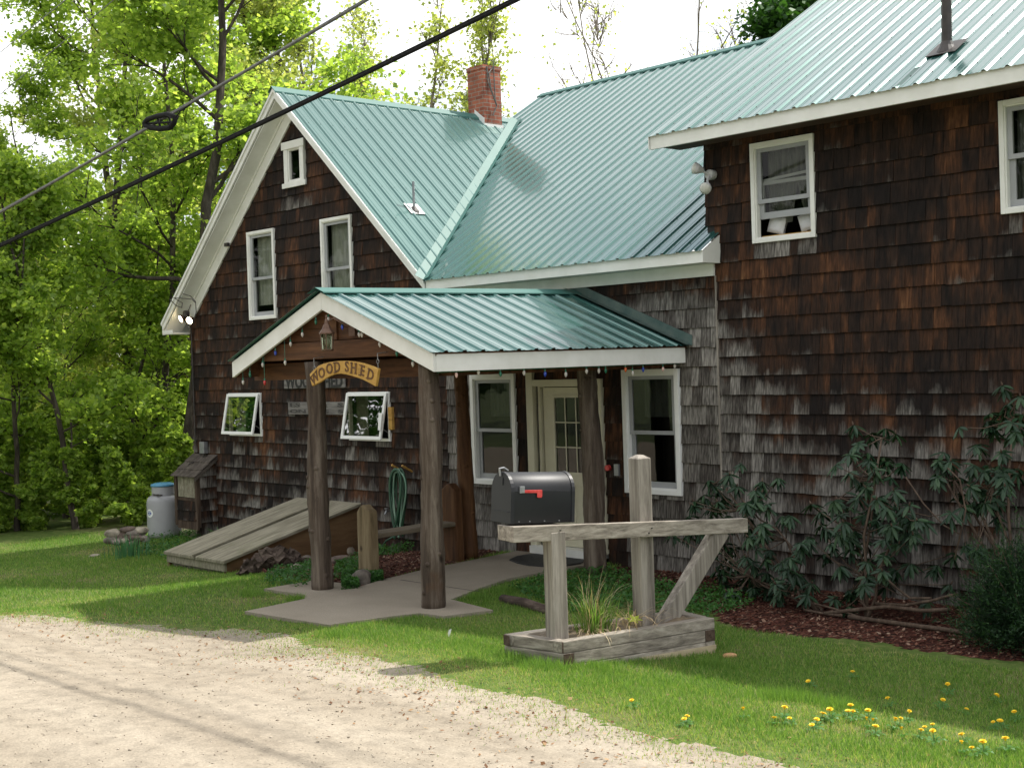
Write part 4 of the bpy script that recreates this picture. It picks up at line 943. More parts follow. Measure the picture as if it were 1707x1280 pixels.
# bench, sign, lantern ...
bench=thing('log_bench','rustic plank bench between two half log ends beside the walkway','bench',(-13.05,10.3,0))
def stub(px_,y,wd,dep,h,seed,z0=-.05):
    rd=random.Random(seed); mb=MB(); n=12; pts=[];
    prof=[]
    for i in range(13):
        a=math.pi*i/12; prof.append((math.cos(a)*wd/2,h-.10+math.sin(a)*.10*(1+.2*math.sin(seed+i))))
    poly=[(-wd/2,z0)]+[(wd/2,z0)]+prof
    c=(px_,y)
    poly=[(-wd/2*1.02,z0),(wd/2*1.06,z0)]+[(x_,z_) for x_,z_ in prof]
    vs=[(c[0]+x_,c[1]-dep/2,z_) for x_,z_ in poly]
    mb.prism(vs,(0,dep,0)); return mb
obj('bench_end',stub(-12.97,9.56,.26,.13,.86,1),woodmat('bench_end_wood',[(.09,.065,.035),(.20,.15,.085),(.30,.24,.15)],(1,1,.12),9,.8,.5,knots=True),bench,bevel=.03)
obj('bench_end',stub(-13.16,11.05,.28,.13,.98,2),M['logbrown'],bench,bevel=.03)
mb=MB(); mb.obox((-13.22,9.60,.455),(.31,0,0),(-.12,1.42,.0),(0,0,.055)); obj('seat',mb,woodmat('seat_plank_wood',[(.08,.065,.045),(.17,.14,.10),(.26,.22,.17)],(1.5,.08,1),10,.85,.5),bench,bevel=.012)
# lantern
ln=thing('porch_lantern','bronze coach lantern under the peak of the entrance porch','lantern',(-12.44,8.50,2.75))
lx,ly=-12.40,8.40
lx=onY(545,560,8.38)[0]; ly=8.38
M['lglass']=glassmat('lantern_pane',1.6,(1.1,1.1,.95))
mb=MB(); mb.lathe((lx,ly,2.89),[(.085,0),(.088,.012),(.055,.055),(.05,.06),(.035,.10),(.022,.11),(.018,.15),(.008,.17),(.012,.185),(.004,.21)],8); obj('cap',mb,M['copper'],ln)
mb=MB(); 
for k in range(6):
    a=k*math.pi/3+.3; c_,s_=math.cos(a),math.sin(a); mb.tube([(lx+.075*c_,ly+.075*s_,2.895),(lx+.065*c_,ly+.065*s_,2.72)],.006,5)
mb.lathe((lx,ly,2.705),[(.06,0),(.07,.012),(.07,.02)],6); obj('cage',mb,M['copper'],ln)
mb=MB(); mb.lathe((lx,ly,2.725),[(.060,0),(.068,.165)],6); obj('glass',mb,M['lglass'],ln)
mb=MB(); mb.lathe((lx,ly,2.75),[(.012,0),(.028,.05),(.026,.08),(.008,.11)],10); obj('bulb',mb,M['bulbglass'],ln,smooth=True)
mb=MB(); mb.tube([(lx,ly,3.02),(lx+.02,ly+.08,3.06),(lx+.14,8.52,2.99),(lx+.22,8.57,2.95)],.010,8); mb.box(lx+.17,lx+.28,8.545,8.575,2.86,3.03); obj('wall_arm',mb,M['copper'],ln)
# hanging sign : outline traced on plane Y=8.40
so_=[(778,820),(815,780),(860,742),(905,725),(960,712),(1030,703),(1100,702),(1180,708),(1250,722),(1320,744),(1390,772),(1378,850),(1365,930),(1310,898),(1250,868),(1200,850),(1150,834),(1100,822),(1050,815),(1000,822),(950,840),(912,862),(880,885),(840,906),(800,927),(786,875)]
SY=8.40
sp_=[onY(370+x/5.334,470+y/5.334,SY) for x,y in so_]
sgn=thing('hanging_sign','carved arched WOOD SHED sign hanging under the porch beam','sign',tuple(np.mean(sp_,0)))
mb=MB(); mb.prism([(p[0],SY,p[2]) for p in sp_],(0,.035,0)); obj('board',mb,M['signwood'],sgn,bevel=.006)
def text_mesh(ch,size,bold=.02,ext=.006,font=None):
    cu=bpy.data.curves.new('letter','FONT'); cu.body=ch; cu.size=size; cu.extrude=ext; cu.offset=bold*size; cu.align_x='CENTER'; cu.align_y='CENTER'; cu.resolution_u=3
    o=bpy.data.objects.new('t',cu); scn.collection.objects.link(o); dg=bpy.context.evaluated_depsgraph_get(); me=bpy.data.meshes.new_from_object(o.evaluated_get(dg)); bpy.data.objects.remove(o); return me
def letter(ch,c,size,rot,m,par,name='letter',ext=.005,bold=.02,shear=0,slabs=False):
    me=text_mesh(ch,size,bold,ext); mb=MB(); vs=[]
    for v in me.vertices:
        x_,y_,z_=v.co; x_=x_+shear*y_; X_=x_*math.cos(rot)-y_*math.sin(rot); Y_=x_*math.sin(rot)+y_*math.cos(rot); vs.append((c[0]+X_,c[1]-z_,c[2]+Y_))
    fs=[tuple(p.vertices) for p in me.polygons]; mb.add(vs,fs); bpy.data.meshes.remove(me); return mb
let=MB()
LT=[('W',828,858,.62),('O',889,812,.45),('O',958,775,.22),('D',1025,760,.08),('S',1112,757,-.05),('H',1172,768,-.14),('E',1250,792,-.3),('D',1322,828,-.42)]
for ch_,x,y,ro in LT:
    p=onY(370+x/5.334,470+y/5.334,SY); q=letter(ch_,(p[0],SY-.001,p[2]),.155,ro*.85,None,None); let.add(q.v,q.f)
    for sx,sy in {'W':((-.5,1),(.5,1),(0,1)),'D':((-.38,1),(-.38,-1)),'H':((-.36,1),(.36,1),(-.36,-1),(.36,-1)),'E':((-.34,1),(-.34,-1))}.get(ch_,()):
        a_=ro*.85; X_,Y_=sx*.105,sy*.052; cxx=p[0]+X_*math.cos(a_)-Y_*math.sin(a_); czz=p[2]+X_*math.sin(a_)+Y_*math.cos(a_); u1=np.array((math.cos(a_),0,math.sin(a_))); u2=np.array((-math.sin(a_),0,math.cos(a_)))
        let.obox(np.array((cxx,SY-.009,czz))-u1*.021-u2*.005,u1*.042,u2*.010,(0,.006,0))
obj('lettering',let,M['carve'],sgn)
mb=MB()
for (x,y0,y1) in ((523,597,617),(629,589,606)):
    a_=onY(x,y0,8.42); b_=onY(x+1,y1,8.42); mb.tube([(a_[0],8.55,a_[2]+.01),(a_[0],8.42,a_[2]),(b_[0],8.42,b_[2]+.04)],.005,6)
    rr=[(b_[0]+.02*math.cos(t),8.42,b_[2]+.022+.022*math.sin(t)) for t in np.linspace(0,6.28,12)]; mb.tube(rr,.004,5,cap=False)
    mb.tube([(b_[0],8.42,b_[2]+.005),(b_[0],8.42,b_[2]-.06)],.004,5)
obj('hook',mb,M['wire'],sgn)
M['faded']=plain('faded_letter',(.035,.033,.03),(.08,.075,.07),.9,20)
# wall sign boards behind
def wallsign(name,label,box,lines,mat,fs,y=11.93):
    p=onY(box[0],box[1],y); q=onY(box[2],box[3],y)
    x0,x1=p[0],q[0]; z1=(p[2]+onY(box[2],box[1]-2,y)[2])/2; z0=(onY(box[0],box[3],y)[2]+q[2])/2
    th=thing(name,label,'sign',((x0+x1)/2,y,z0)); mb=MB(); mb.box(x0,x1,y,y+.025,z0,z1); obj('board',mb,M['signgrey'],th,bevel=.003)
    mb=MB(); 
    for k,(txt,sz) in enumerate(lines):
        q=letter(txt,((x0+x1)/2,y-.001,z1-(z1-z0)*(k+.5)/len(lines)),sz,0,None,None,bold=.03); 
        cx=(x0+x1)/2; wd=max(v[0] for v in q.v)-min(v[0] for v in q.v); f_=(x1-x0)*.94/wd
        mb.add([(cx+(v[0]-cx)*f_,v[1],v[2]) for v in q.v],q.f)
    obj('lettering',mb,mat,th)
wallsign('wall_sign','grey board with black painted letters WOOD SHED behind the front log post',(473,628,575,647),[('WOOD SHED',.27)],M['blackpaint'],.2)
wallsign('wall_sign','small weathered grey plaque with faded lettering below the painted board',(480,671,575,691),[('ES      &   S',.085),('ON      S   S',.07)],M['faded'],.1)
# string lights
sl_=thing('string_lights','string of coloured christmas bulbs under the porch fascia','string lights',(-12.2,8.5,2.5))
front=[(188,885,'white'),(250,820,'green'),(362,730,'white'),(380,888,'red'),(475,625,'blue'),(562,712,'white'),(610,545,'white'),(715,460,'white'),(835,350,'green'),(948,325,'white'),(1070,395,'blue'),(1220,460,'white'),(1245,462,'white'),(1403,548,'white'),(1555,630,'green'),(1697,722,'white')]
side=[(207,490,'pink'),(333,475,'white'),(458,485,'green'),(592,478,'white'),(712,485,'blue'),(830,487,'white'),(948,470,'white'),(1018,467,'white'),(1057,465,'green'),(1170,460,'orange'),(1210,480,'white'),(1270,460,'blue'),(1383,457,'pink'),(1450,440,'white')]
bp=[]
for x,y,c_ in front: bp.append((onY(370+x/5.334,470+y/5.334,8.53),c_,0))
for x,y,c_ in side:
    px_,py_=700+x/3.414,480+y/3.414; v=ray(px_,py_); # plane x-.1y = -11.15-.03
    k=(-11.15-.05)/(v[0]-.1*v[1]); bp.append((EYE+v*k,c_,1))
for p,c_,s_ in bp:
    mb=MB(); mb.lathe((p[0],p[1],p[2]-.028),[(.002,-.012),(.011,0),(.017,.018),(.015,.034),(.009,.044)],10); bu=obj('bulb',mb,M['bulb'+c_],sl_,smooth=True)
    mb=MB(); mb.lathe((p[0],p[1],p[2]+.017),[(.010,0),(.010,.025)],8); obj('socket',mb,M['bulbgreen'],bu)
mb=MB()
pf=sorted([b for b in bp if b[2]==0 ],key=lambda b:b[0][0]); 
def fz(x): return (ZR-.215-abs(x-xc)*(ZR-ZE)/1.95)+.02
mb.tube([(x_,8.53,fz(x_)) for x_ in np.linspace(-14.1,-10.35,40)],.004,4); mb.tube([(xer(y_)-.05,y_,ZE-.215) for y_ in np.linspace(8.55,11.9,30)],.004,4)
for p,c_,s_ in bp:
    zt=fz(p[0]) if s_==0 else ZE-.215
    if zt>p[2]+.03: mb.tube([(p[0],p[1],zt),(p[0],p[1],p[2]+.03)],.003,4)
obj('cord',mb,M['bulbgreen'],sl_)
# ================================================================== MAILBOX
U=np.array((.204,.978,0.)); Wd=np.array((-.978,.204,0.)); Zv=np.array((0,0,1.))
Fb=np.array((-7.80,7.145,1.232)); Ut=U+np.array((0,0,-.062)); Ut/=np.linalg.norm(Ut); UpT=np.cross(Ut,Wd); 
if UpT[2]<0: UpT=-UpT
mbx=thing('mailbox','large black rural mailbox with red flag on the timber stand','mailbox',tuple(Fb+Ut*.3))
Wm,Hm,Lm=.30,.405,.61; rad=Wm/2
def mprof(off=0,n=14):
    pr=[(off,0)] ; pr=[(-off,0-off*0),(-off,Hm-rad)]
    for i in range(n+1):
        a=math.pi*(1-0)-(math.pi)*i/n; pr.append((rad+math.cos(math.pi-math.pi*i/n)*-1*(-1)*(-1)*(rad+off) if False else rad-math.cos(math.pi*i/n)*(rad+off),Hm-rad+math.sin(math.pi*i/n)*(rad+off)))
    pr.append((Wm+off,0)); return pr
def mpt(a,h,l): return Fb+Wd*a+UpT*h+Ut*l
def mshell(l0,l1,off): 
    mb=MB(); pr=mprof(off); mb.prism([mpt(a,h,l0) for a,h in pr],Ut*(l1-l0)); return mb
o=obj('body',mshell(.02,Lm-.02,0),M['blackmetal'],mbx,smooth=False,bevel=.002)
for pl in o.data.polygons: pl.use_smooth=len(pl.vertices)==4
obj('rear_rim',mshell(Lm-.03,Lm,.005),M['blackmetal'],mbx)
dr=obj('front_door',mshell(0,.035,.006),M['blackmetal'],mbx,bevel=.003)
mb=MB(); mb.obox(mpt(.03,.09,-.006),Wd*.24,UpT*.006,Ut*.006); mb.obox(mpt(.12,Hm-.10,-.006),Wd*.02,UpT*.06,Ut*.006); obj('door_crease',mb,M['blackmetal'],dr)
mb=MB(); mb.tube([mpt(Wm/2,Hm-.03,-.01),mpt(Wm/2,Hm+.03,-.02),mpt(Wm/2,Hm+.035,.02),mpt(Wm/2,Hm+.012,.06)],.009,8); obj('latch',mb,M['greymetal'],dr)
mb=MB(); mb.obox(mpt(-.002,.245,.075),Wd*-.018,Ut*.045,UpT*.055); fl=obj('flag_hinge',mb,M['greymetal'],mbx,bevel=.003)
mb=MB(); mb.prism([mpt(-.013,h,l) for l,h in ((.12,.270),(.28,.270),(.285,.265),(.285,.215),(.278,.207),(.247,.207),(.238,.213),(.238,.245),(.12,.248))],Wd*-.006); obj('flag',mb,M['red'],mbx,bevel=.002)
mb=MB()
for l in (.08,.18,.32,.46): mb.lathe(mpt(-.004,.018,l),[(.006,-.004),(.006,.004)],8)
obj('screw',mb,M['greymetal'],mbx)
# stand
P0=np.array((-7.67,7.50,0.)); stand=thing('mailbox_stand','weathered grey timber stand with tall post, crossbeam and diagonal brace','mailbox stand',tuple(P0+Zv*.25))
def upost(P,s,w_,z0,z1,capped=False,m='greyV',name='post'):
    c=P+U*s; mb=MB(); a=-U*w_/2-Wd*w_/2; mb.obox(c+a+Zv*z0,U*w_,Wd*w_,Zv*(z1-z0-(.03 if capped else 0)))
    if capped:
        b=[c+a+Zv*(z1-.03),c+a+U*w_+Zv*(z1-.03),c+a+U*w_+Wd*w_+Zv*(z1-.03),c+a+Wd*w_+Zv*(z1-.03)]; mid=c+Zv*z1
        in_=[mid+(p-mid)*.35 for p in b]; in_=[np.array((p[0],p[1],z1)) for p in in_]; mb.add(b+in_,[(0,1,5,4),(1,2,6,5),(2,3,7,6),(3,0,4,7),(4,5,6,7)])
    return obj(name,mb,M[m],stand,bevel=.006)
wp=.135
upost(P0,0,wp,.2,1.145)
# beam runs beside the posts on the camera side (-Wd)
def bpt(s,dz=0): return P0+U*s+Zv*(1.20-.060*s+dz)
mb=MB(); bw=.07; a0_=bpt(-.42,-.125)-Wd*(wp/2-.004); mb.obox(a0_,bpt(1.98,-.125)-bpt(-.42,-.125),Wd*bw,Zv*.125); obj('crossbeam',mb,M['greyU'],stand,bevel=.005)
mb=MB(); mb.obox(bpt(-.40,-.125)+Wd*.012,bpt(.12,0)-bpt(-.40,0),Wd*.20,Zv*.12); obj('mailbox_shelf',mb,M['greyU'],stand,bevel=.005)
upost(P0+Wd*.078,.93,.138,.2,1.70,True,'greyV','tall_post')
mb=MB(); b0=P0+U*1.04+Zv*.22+Wd*.0; b1=P0+U*1.72+Zv*1.0+Wd*.0; mb.beam(b0,b1,.10,.15); obj('brace',mb,M['greyV'],stand,bevel=.006)
mb=MB()
for c_ in (bpt(0.02,-.04),bpt(.93,-.05),bpt(.90,-.09)): mb.lathe(c_-Wd*(wp/2),[(.008,-.004),(.008,.004)],8)
obj('bolt',mb,M['blackpipe'],stand)
# planter
pl=thing('timber_planter','low box planter of stacked weathered timbers around the mailbox stand','planter',(-7.6,8.1,.1))
Pn,Pr,Pb,Pl=[np.array((*p,0)) for p in PLANT]; tw=.10
def course(z0,z1,flip,mL,mS):
    # long sides n->r and l->b, short sides n->l and r->b
    u_=(Pr-Pn)/np.linalg.norm(Pr-Pn); s_=(Pl-Pn)/np.linalg.norm(Pl-Pn); u2=(Pb-Pl)/np.linalg.norm(Pb-Pl)
    e=tw if flip else 0; h=Zv*(z1-z0-.003)
    ov=.0
    L=[(Pn+s_*0,Pr,s_),(Pl-s_*tw,Pb-s_*tw,s_)]
    for k,(p,q,sd) in enumerate(L):
        mb=MB(); uu=(q-p)/np.linalg.norm(q-p); p_=p+uu*(0 if not flip else tw+.002); q_=q-uu*(0 if not flip else tw+.002); mb.obox(p_+Zv*z0,q_-p_,sd*tw,h); obj('timber',mb,M['greyU'],pl,bevel=.006)
    for (p,q,ud) in ((Pn,Pl,u_),(Pr-u_*tw,Pb-u_*tw,u_)):
        mb=MB(); ss=(q-p)/np.linalg.norm(q-p); o_=tw+.002 if not flip else 0; mb.obox(p+ss*o_+Zv*z0,(q-ss*o_)-(p+ss*o_),ud*tw,h); obj('timber',mb,M['greyX'],pl,bevel=.006)
course(.205,.30,False,0,0); course(.105,.205,True,0,0); course(-.05,.105,True,0,0)
mb=MB(); u_=(Pr-Pn)/np.linalg.norm(Pr-Pn); mb.obox(Pn+u_*.75-Wd*.012+Zv*-.06,u_*.78,Wd*.010,Zv*.13+Zv*0); obj('ground_board',mb,M['greyUlight'],pl)
for (p,uu,vv,z0,z1) in ((Pn+U*.004,U*-.008,Wd*.09,.208,.296),(Pl-Wd*.09,U*-.008,Wd*.085,.21,.294),(Pn+U*.0,-Wd*.006,U*.095,.01,.198),(Pr-U*.105,-Wd*.006,U*.10,.11,.20)):
    mb=MB(); mb.obox(p+Zv*z0,uu,vv,Zv*(z1-z0)); obj('end_grain',mb,M['endgrain'],pl)
# soil
mb=MB(); c_=(Pn+Pr+Pb+Pl)/4; ins_=[c_+(p-c_)*.88 for p in (Pn,Pr,Pb,Pl)]; gsz=14; vs=[];fs=[]
for i in range(gsz+1):
    for j in range(gsz+1):
        s,t_=i/gsz,j/gsz; p=(ins_[0]*(1-s)+ins_[1]*s)*(1-t_)+(ins_[3]*(1-s)+ins_[2]*s)*t_; vs.append((p[0],p[1],.255+.03*math.sin(s*9)*math.sin(t_*5)+random.uniform(-.01,.01)+.02*s))
for i in range(gsz):
    for j in range(gsz): a_=i*(gsz+1)+j; fs.append((a_,a_+gsz+1,a_+gsz+2,a_+1))
mb.add(vs,fs); obj('soil',mb,plain('planter_soil',(.12,.09,.06),(.26,.20,.13),.95,12,.8,50),pl,smooth=True)
def blade_clump(name,label,cat,c,n,Lr,wd,spread,mat,lean,col,seg=4,droop=.5,grp=None):
    V=[];F=[];A=[]
    for i in range(n):
        a=rng.uniform(0,6.28); r_=abs(rng.normal(0,spread)); b=np.array((c[0]+math.cos(a)*r_,c[1]+math.sin(a)*r_,c[2])); L_=rng.uniform(*Lr); ln=rng.uniform(*lean); d_=a+rng.normal(0,.5); w2=rng.uniform(.6,1)*wd; cc=float(np.clip(rng.normal(*col),0,1))
        sx,sy=-math.sin(d_)*w2/2,math.cos(d_)*w2/2; n0=len(V)
        for k in range(seg+1):
            t=k/seg; th=ln*(1+droop*t*1.6); x_=L_*t*math.sin(min(th,1.9)*(.35+.65*t)); z_=L_*t*math.cos(min(th,1.9)*(.35+.65*t)); ww=1-t**2*.9
            p=b+np.array((math.cos(d_)*x_,math.sin(d_)*x_,z_)); V.append(p-np.array((sx,sy,0))*ww); V.append(p+np.array((sx,sy,0))*ww); A+= [(cc,0,0,1)]*2
            if k: F.append((n0+2*k-2,n0+2*k-1,n0+2*k+1,n0+2*k))
    V=np.array(V)-np.array(c)
    return tag(npmesh(name,V,F,mat,loc=tuple(c),attr=A),label,cat,grp)
gp=P0+U*.42+Wd*.08+Zv*.27
blade_clump('daylily_clump','bright green clump of strappy leaves growing in the timber planter','plant',gp,170,(.16,.40),.014,.09,M['grass'],(.05,.5),(.3,.12))
dp=P0+U*.36+Wd*.06+Zv*.27
blade_clump('dry_stalks','tan dry grass stalks standing and spilling in the timber planter','dead grass',dp,45,(.3,.62),.006,.12,M['drygrass'],(.15,.75),(.6,.25),droop=.15)
dp=P0+U*.74+Wd*.02+Zv*.29
blade_clump('dry_stalks','flattened tan stalks lying against the tall mailbox post','dead grass',dp,70,(.2,.45),.007,.12,M['drygrass'],(1.0,1.5),(.5,.25),droop=.1)
dp=P0+U*.34+Wd*.03+Zv*.27
blade_clump('dry_stalks','pale drooping dead leaves at the foot of the green clump','dead grass',dp,60,(.10,.22),.012,.06,M['drygrass'],(.4,1.4),(.7,.2),droop=.9)
# yellow leaf
lp=P0+U*.74-Wd*.03+Zv*.33
mb=MB(); lf=[(0,-.08),(.03,-.03),(.085,-.045),(.055,.0),(.09,.05),(.035,.04),(.0,.09),(-.035,.04),(-.09,.045),(-.055,0),(-.08,-.045),(-.03,-.03)]
mb.add([lp+U*a_*.9+Zv*(.35*b_+.02)+Wd*b_*.7 for a_,b_ in lf]+[lp+Zv*.035],[(i,(i+1)%12,12) for i in range(12)]); tag(obj('maple_leaf',mb,leafmat('yellow_leaf',[(.40,.50,.06),(.5,.58,.1)],.4),attr=[(.5,0,0,1)]*13),'fresh yellow green maple leaf lying in the planter','leaf')

# ================================================================== CELLAR DOORS, TANK, HOSE, ROCKS
cel=thing('cellar_bulkhead','sloping wooden cellar doors against the gable wall','cellar doors',(-17.2,10.8,-.3))
xL,xM,xR=-18.02,-17.17,-16.40; yF,yB=9.62,11.95; zF,zB=-.085,.485
sl2=(zB-zF)/(yB-yF)
def slp(x,y,dz): return (x,y,zF+sl2*(y-yF)+dz)
for (a_,b_) in ((xL-.04,xM-.01),(xM+.035,xR+.05)):
    mb=MB(); mb.prism([slp(a_,yF-.05,0),slp(b_,yF-.05,0),slp(b_,yB,0),slp(a_,yB,0)],(0,0,-.045)); obj('door',mb,M['mossboard'],cel,bevel=.006)
mb=MB(); mb.prism([slp(xM-.045,yF-.06,.002),slp(xM+.0,yF-.06,.002),slp(xM+.0,yB,.002),slp(xM-.045,yB,.002)],(0,0,.025)); obj('cover_strip',mb,M['mossboard'],cel)
mb=MB(); mb.prism([(xR,yF,zF-.05),(xR,yB,zB-.05),(xR,yB,-.35),(xR,yF,-.35)],(-.03,0,0)); obj('side_panel',mb,M['ply'],cel); mb=MB(); mb.prism([(xL,yF,zF-.05),(xL,yB,zB-.05),(xL,yB,-.35),(xL,yF,-.35)],(.03,0,0)); obj('side_panel',mb,M['ply'],cel)
mb=MB(); mb.box(xL-.01,xR+.01,yF-.02,yF+.02,-.255,-.135); obj('front_board',mb,M['mossboard'],cel,bevel=.004)
mb=MB(); mb.box(xL+.06,xR-.04,yF+.03,yF+.15,-.5,-.256); mb.box(xR-.16,xR-.04,yF+.15,yB,-.5,-.352); obj('stone_base',mb,M['rock'],cel)
tk=G(272,897); tx_,ty_=-22.16,11.78; tz=float(H(tx_,ty_))
tank=thing('propane_tank','grey upright propane tank with blue cap beside the house corner','gas tank',(tx_,ty_,tz))
mb=MB(); mb.lathe((tx_,ty_,tz),[(.26,0),(.30,.06),(.302,.10),(.302,.60),(.298,.66),(.285,.71),(.25,.745),(.19,.765)],36); obj('body',mb,M['tank'],tank,smooth=True)
mb=MB(); mb.lathe((tx_,ty_,tz),[(.205,.765),(.205,.93)],32); obj('collar',mb,M['tank'],tank,smooth=False)
mb=MB(); mb.lathe((tx_,ty_,tz),[(.215,.925),(.22,.94),(.215,.965),(.15,.985)],32); obj('cap',mb,M['tankblue'],tank,smooth=True)
mb=MB(); 
for k in range(3):
    mb.box(tx_+.04+.11*k-.04,tx_+.04+.11*k+.03,ty_-.2-.012,ty_-.17,tz+.775,tz+.80)
obj('collar_slot',mb,M['blackpipe'],tank)
mb=MB(); mb.tube([(tx_-.24,ty_-.0,tz+.74),(tx_-.26,ty_,tz+.82),(tx_-.23,ty_,tz+.84),(tx_-.21,ty_,tz+.76)],.012,6); obj('lifting_lug',mb,M['tank'],tank)
# oval label on the tank with blue print
lab=[];fs=[]; a0=R_(-84)
for i in range(24):
    t=i/24*2*math.pi; a=a0+.30*math.cos(t)/1.; lab.append((tx_+.3045*math.cos(a),ty_+.3045*math.sin(a),tz+.46+.075*math.sin(t)))
mb=MB(); mb.add(lab+[(tx_+.306*math.cos(a0),ty_+.306*math.sin(a0),tz+.46)],[(i,(i+1)%24,24) for i in range(24)]); lb_=obj('label',mb,M['whitevinyl'],tank)
mb=MB()
for (z0_,z1_,a1_,a2_) in ((.485,.50,-.15,.12),(.445,.475,-.18,-.02),(.445,.475,.01,.17),(.420,.432,-.12,.1)):
    n=6
    for i in range(n):
        aa,bb=a0+a1_+(a2_-a1_)*i/n,a0+a1_+(a2_-a1_)*(i+1)/n; rr=.3075; mb.quad((tx_+rr*math.cos(aa),ty_+rr*math.sin(aa),tz+z0_),(tx_+rr*math.cos(bb),ty_+rr*math.sin(bb),tz+z0_),(tx_+rr*math.cos(bb),ty_+rr*math.sin(bb),tz+z1_),(tx_+rr*math.cos(aa),ty_+rr*math.sin(aa),tz+z1_))
obj('printing',mb,M['labelblue'],lb_)
# hose
hose=thing('garden_hose','dark green garden hose coiled on two pegs on the gable wall','hose',(-15.27,11.85,0.0))
mb=MB(); mb2=MB(); rd=random.Random(5)
for k in range(9):
    pts=[]; off=rd.uniform(-.05,.05); zt=1.05-rd.uniform(0,.05); zb=rd.uniform(.0,.22); wd=rd.uniform(.10,.19); ph=rd.uniform(-.3,.3); yy=11.86-.03*(k%4)
    for i in range(49):
        t=i/48*2*math.pi; z=(zt+zb)/2+(zt-zb)/2*math.cos(t); x=-15.27+off+wd*math.sin(t)*(.75+.35*math.cos(t))+.10*math.sin(ph)*math.cos(t*1)+(.04 if zb<.1 else 0)*math.sin(2*t); pts.append((x,yy-.03*math.sin(t*.5),z))
    (mb2 if k in(2,6) else mb).tube(pts,.0125,7,cap=False)
mb.tube([(-15.3,11.8,.1),(-15.5,11.75,.0),(-15.62,11.70,-.15),(-15.45,11.65,-.18),(-15.2,11.7,-.17)],.0125,7)
obj('coil',mb,M['hose'],hose,smooth=True); obj('faded_coil',mb2,M['hosestripe'],hose,smooth=True)
for x_ in (-15.37,-15.13):
    mb=MB(); mb.tube([(x_,11.98,1.0),(x_,11.80,1.10)],.016,8); obj('peg',mb,M['signwood'],hose)
# rocks
def rockmesh(c,s,seed,m,name,label,cat,grp=None):
    import bmesh
    bm=bmesh.new(); bmesh.ops.create_icosphere(bm,subdivisions=3,radius=1); r3=np.random.default_rng(seed); A=r3.normal(size=(5,3)); ph=r3.uniform(0,6,5)
    for v in bm.verts:
        p=np.array(v.co); k=1+.13*sum(math.sin(A[i]@p*1.9+ph[i]) for i in range(5))/1.5+.05*math.sin(A[0]@p*6+ph[1])*math.sin(A[3]@p*5); q=np.sign(p)*np.abs(p)**.86*k; v.co=(q[0]*s[0],q[1]*s[1],q[2]*s[2])
    me=bpy.data.meshes.new(name); bm.to_mesh(me); bm.free(); me.materials.append(m); me.polygons.foreach_set('use_smooth',[True]*len(me.polygons))
    o=bpy.data.objects.new(name,me); link(o); o.location=(c[0],c[1],c[2]); o.rotation_euler=(0,0,r3.uniform(0,3)); return tag(o,label,cat,grp)
def rpx(px,py,d,s,seed,m,label,name='rock',grp='fieldstones piled by the gas tank'):
    c=atD(px,py,d); return rockmesh(c,s,seed,M[m],name,label,'rock',grp)
DD=22.6
RK=[(190,889,(.15,.11,.085),'rockpale','pale round stone at the left end of the pile'),(211,883,(.14,.1,.05),'rockred','dark flat stone on top of the pile beside the pale round one'),
 (226,888,(.15,.12,.08),'rock','large tan stone in the middle of the pile top'),(238,884,(.10,.1,.06),'rockpale','pale cream stone at the top right of the pile'),(204,893,(.11,.1,.075),'rockred','reddish stone below the dark flat one'),
 (217,893,(.08,.08,.07),'rockpale','small light stone at the heart of the pile'),(230,897,(.18,.1,.05),'rockred','long red brown slab in the right half of the pile'),(183,900,(.10,.1,.06),'rock','low grey stone at the lower left of the pile'),
 (196,903,(.12,.1,.06),'rock','grey stone at the bottom front of the pile'),(222,904,(.14,.1,.05),'rockred','brown slab at the bottom right of the pile'),(242,898,(.09,.09,.06),'rock','rounded stone at the right end against the ferns'),(210,901,(.09,.09,.05),'rockpale','light wedge stone low in the centre of the pile')]
for i,(a_,b_,s,m,lbl) in enumerate(RK): rpx(a_,b_,DD-.1*(b_>895)-.0,s,20+i,m,lbl)
g_=G(585,975); rockmesh((g_[0],g_[1]+.12,.06),(.17,.14,.10),51,M['rock'],'rock','rounded grey boulder at the walkway edge right of the front log post','rock')
g_=G(405,927+18); rockmesh((*G(158,927)[:2],float(H(*G(158,927)[:2]))+.01),(.09,.06,.03),52,M['rockpale'],'rock','small flat white stone alone in the lawn before the rock pile','rock')
RK2=[((425,938),(.16,.1,.07),'rock','mossy stone left of the driftwood at the bulkhead corner'),((480,955),(.10,.08,.06),'rockpale','pale stone under the right end of the driftwood'),((502,940),(.12,.09,.07),'rock','grey stone behind the green plants by the bulkhead'),((575,925),(.12,.1,.08),'rockpale','light angular stone by the bench end'),((556,940),(.2,.12,.06),'rockred','flat brown stone between log post and bench end'),((515,966),(.08,.08,.05),'rock','small stone left of the front log post foot')]
for i,(p_,s,m,lbl) in enumerate(RK2):
    g_=G(*p_); rockmesh((g_[0],g_[1]+.1,g_[2]+s[2]*.6),s,60+i,M[m],'rock',lbl,'rock','stones edging the bed by the cellar doors')
# driftwood log
dw=G(400,962); dpt=[atD(398,953,17.55),atD(420,943,17.6),atD(450,930,17.6),atD(475,926,17.6),atD(495,931,17.65),atD(508,934,17.7)]
mb=MB(); dpt=[np.array([np.interp(t,range(6),[p[k] for p in dpt]) for k in range(3)]) for t in np.linspace(0,5,26)]; mb.tube(dpt,np.interp(np.linspace(0,5,26),range(6),[.04,.085,.13,.11,.07,.02]),18)
V=np.array(mb.v); V+= .030*np.sin(V[:,[2,0,1]]*38)+.022*np.sin(V[:,[1,2,0]]*83)+.012*np.sin(V[:,[2,1,0]]*171); V[:,2]=V[:,2]*1; mb.v=[tuple(v) for v in V]; tag(obj('driftwood_log',mb,M['driftwood'],smooth=False),'gnarled dark rotten log beside the cellar doors','log')
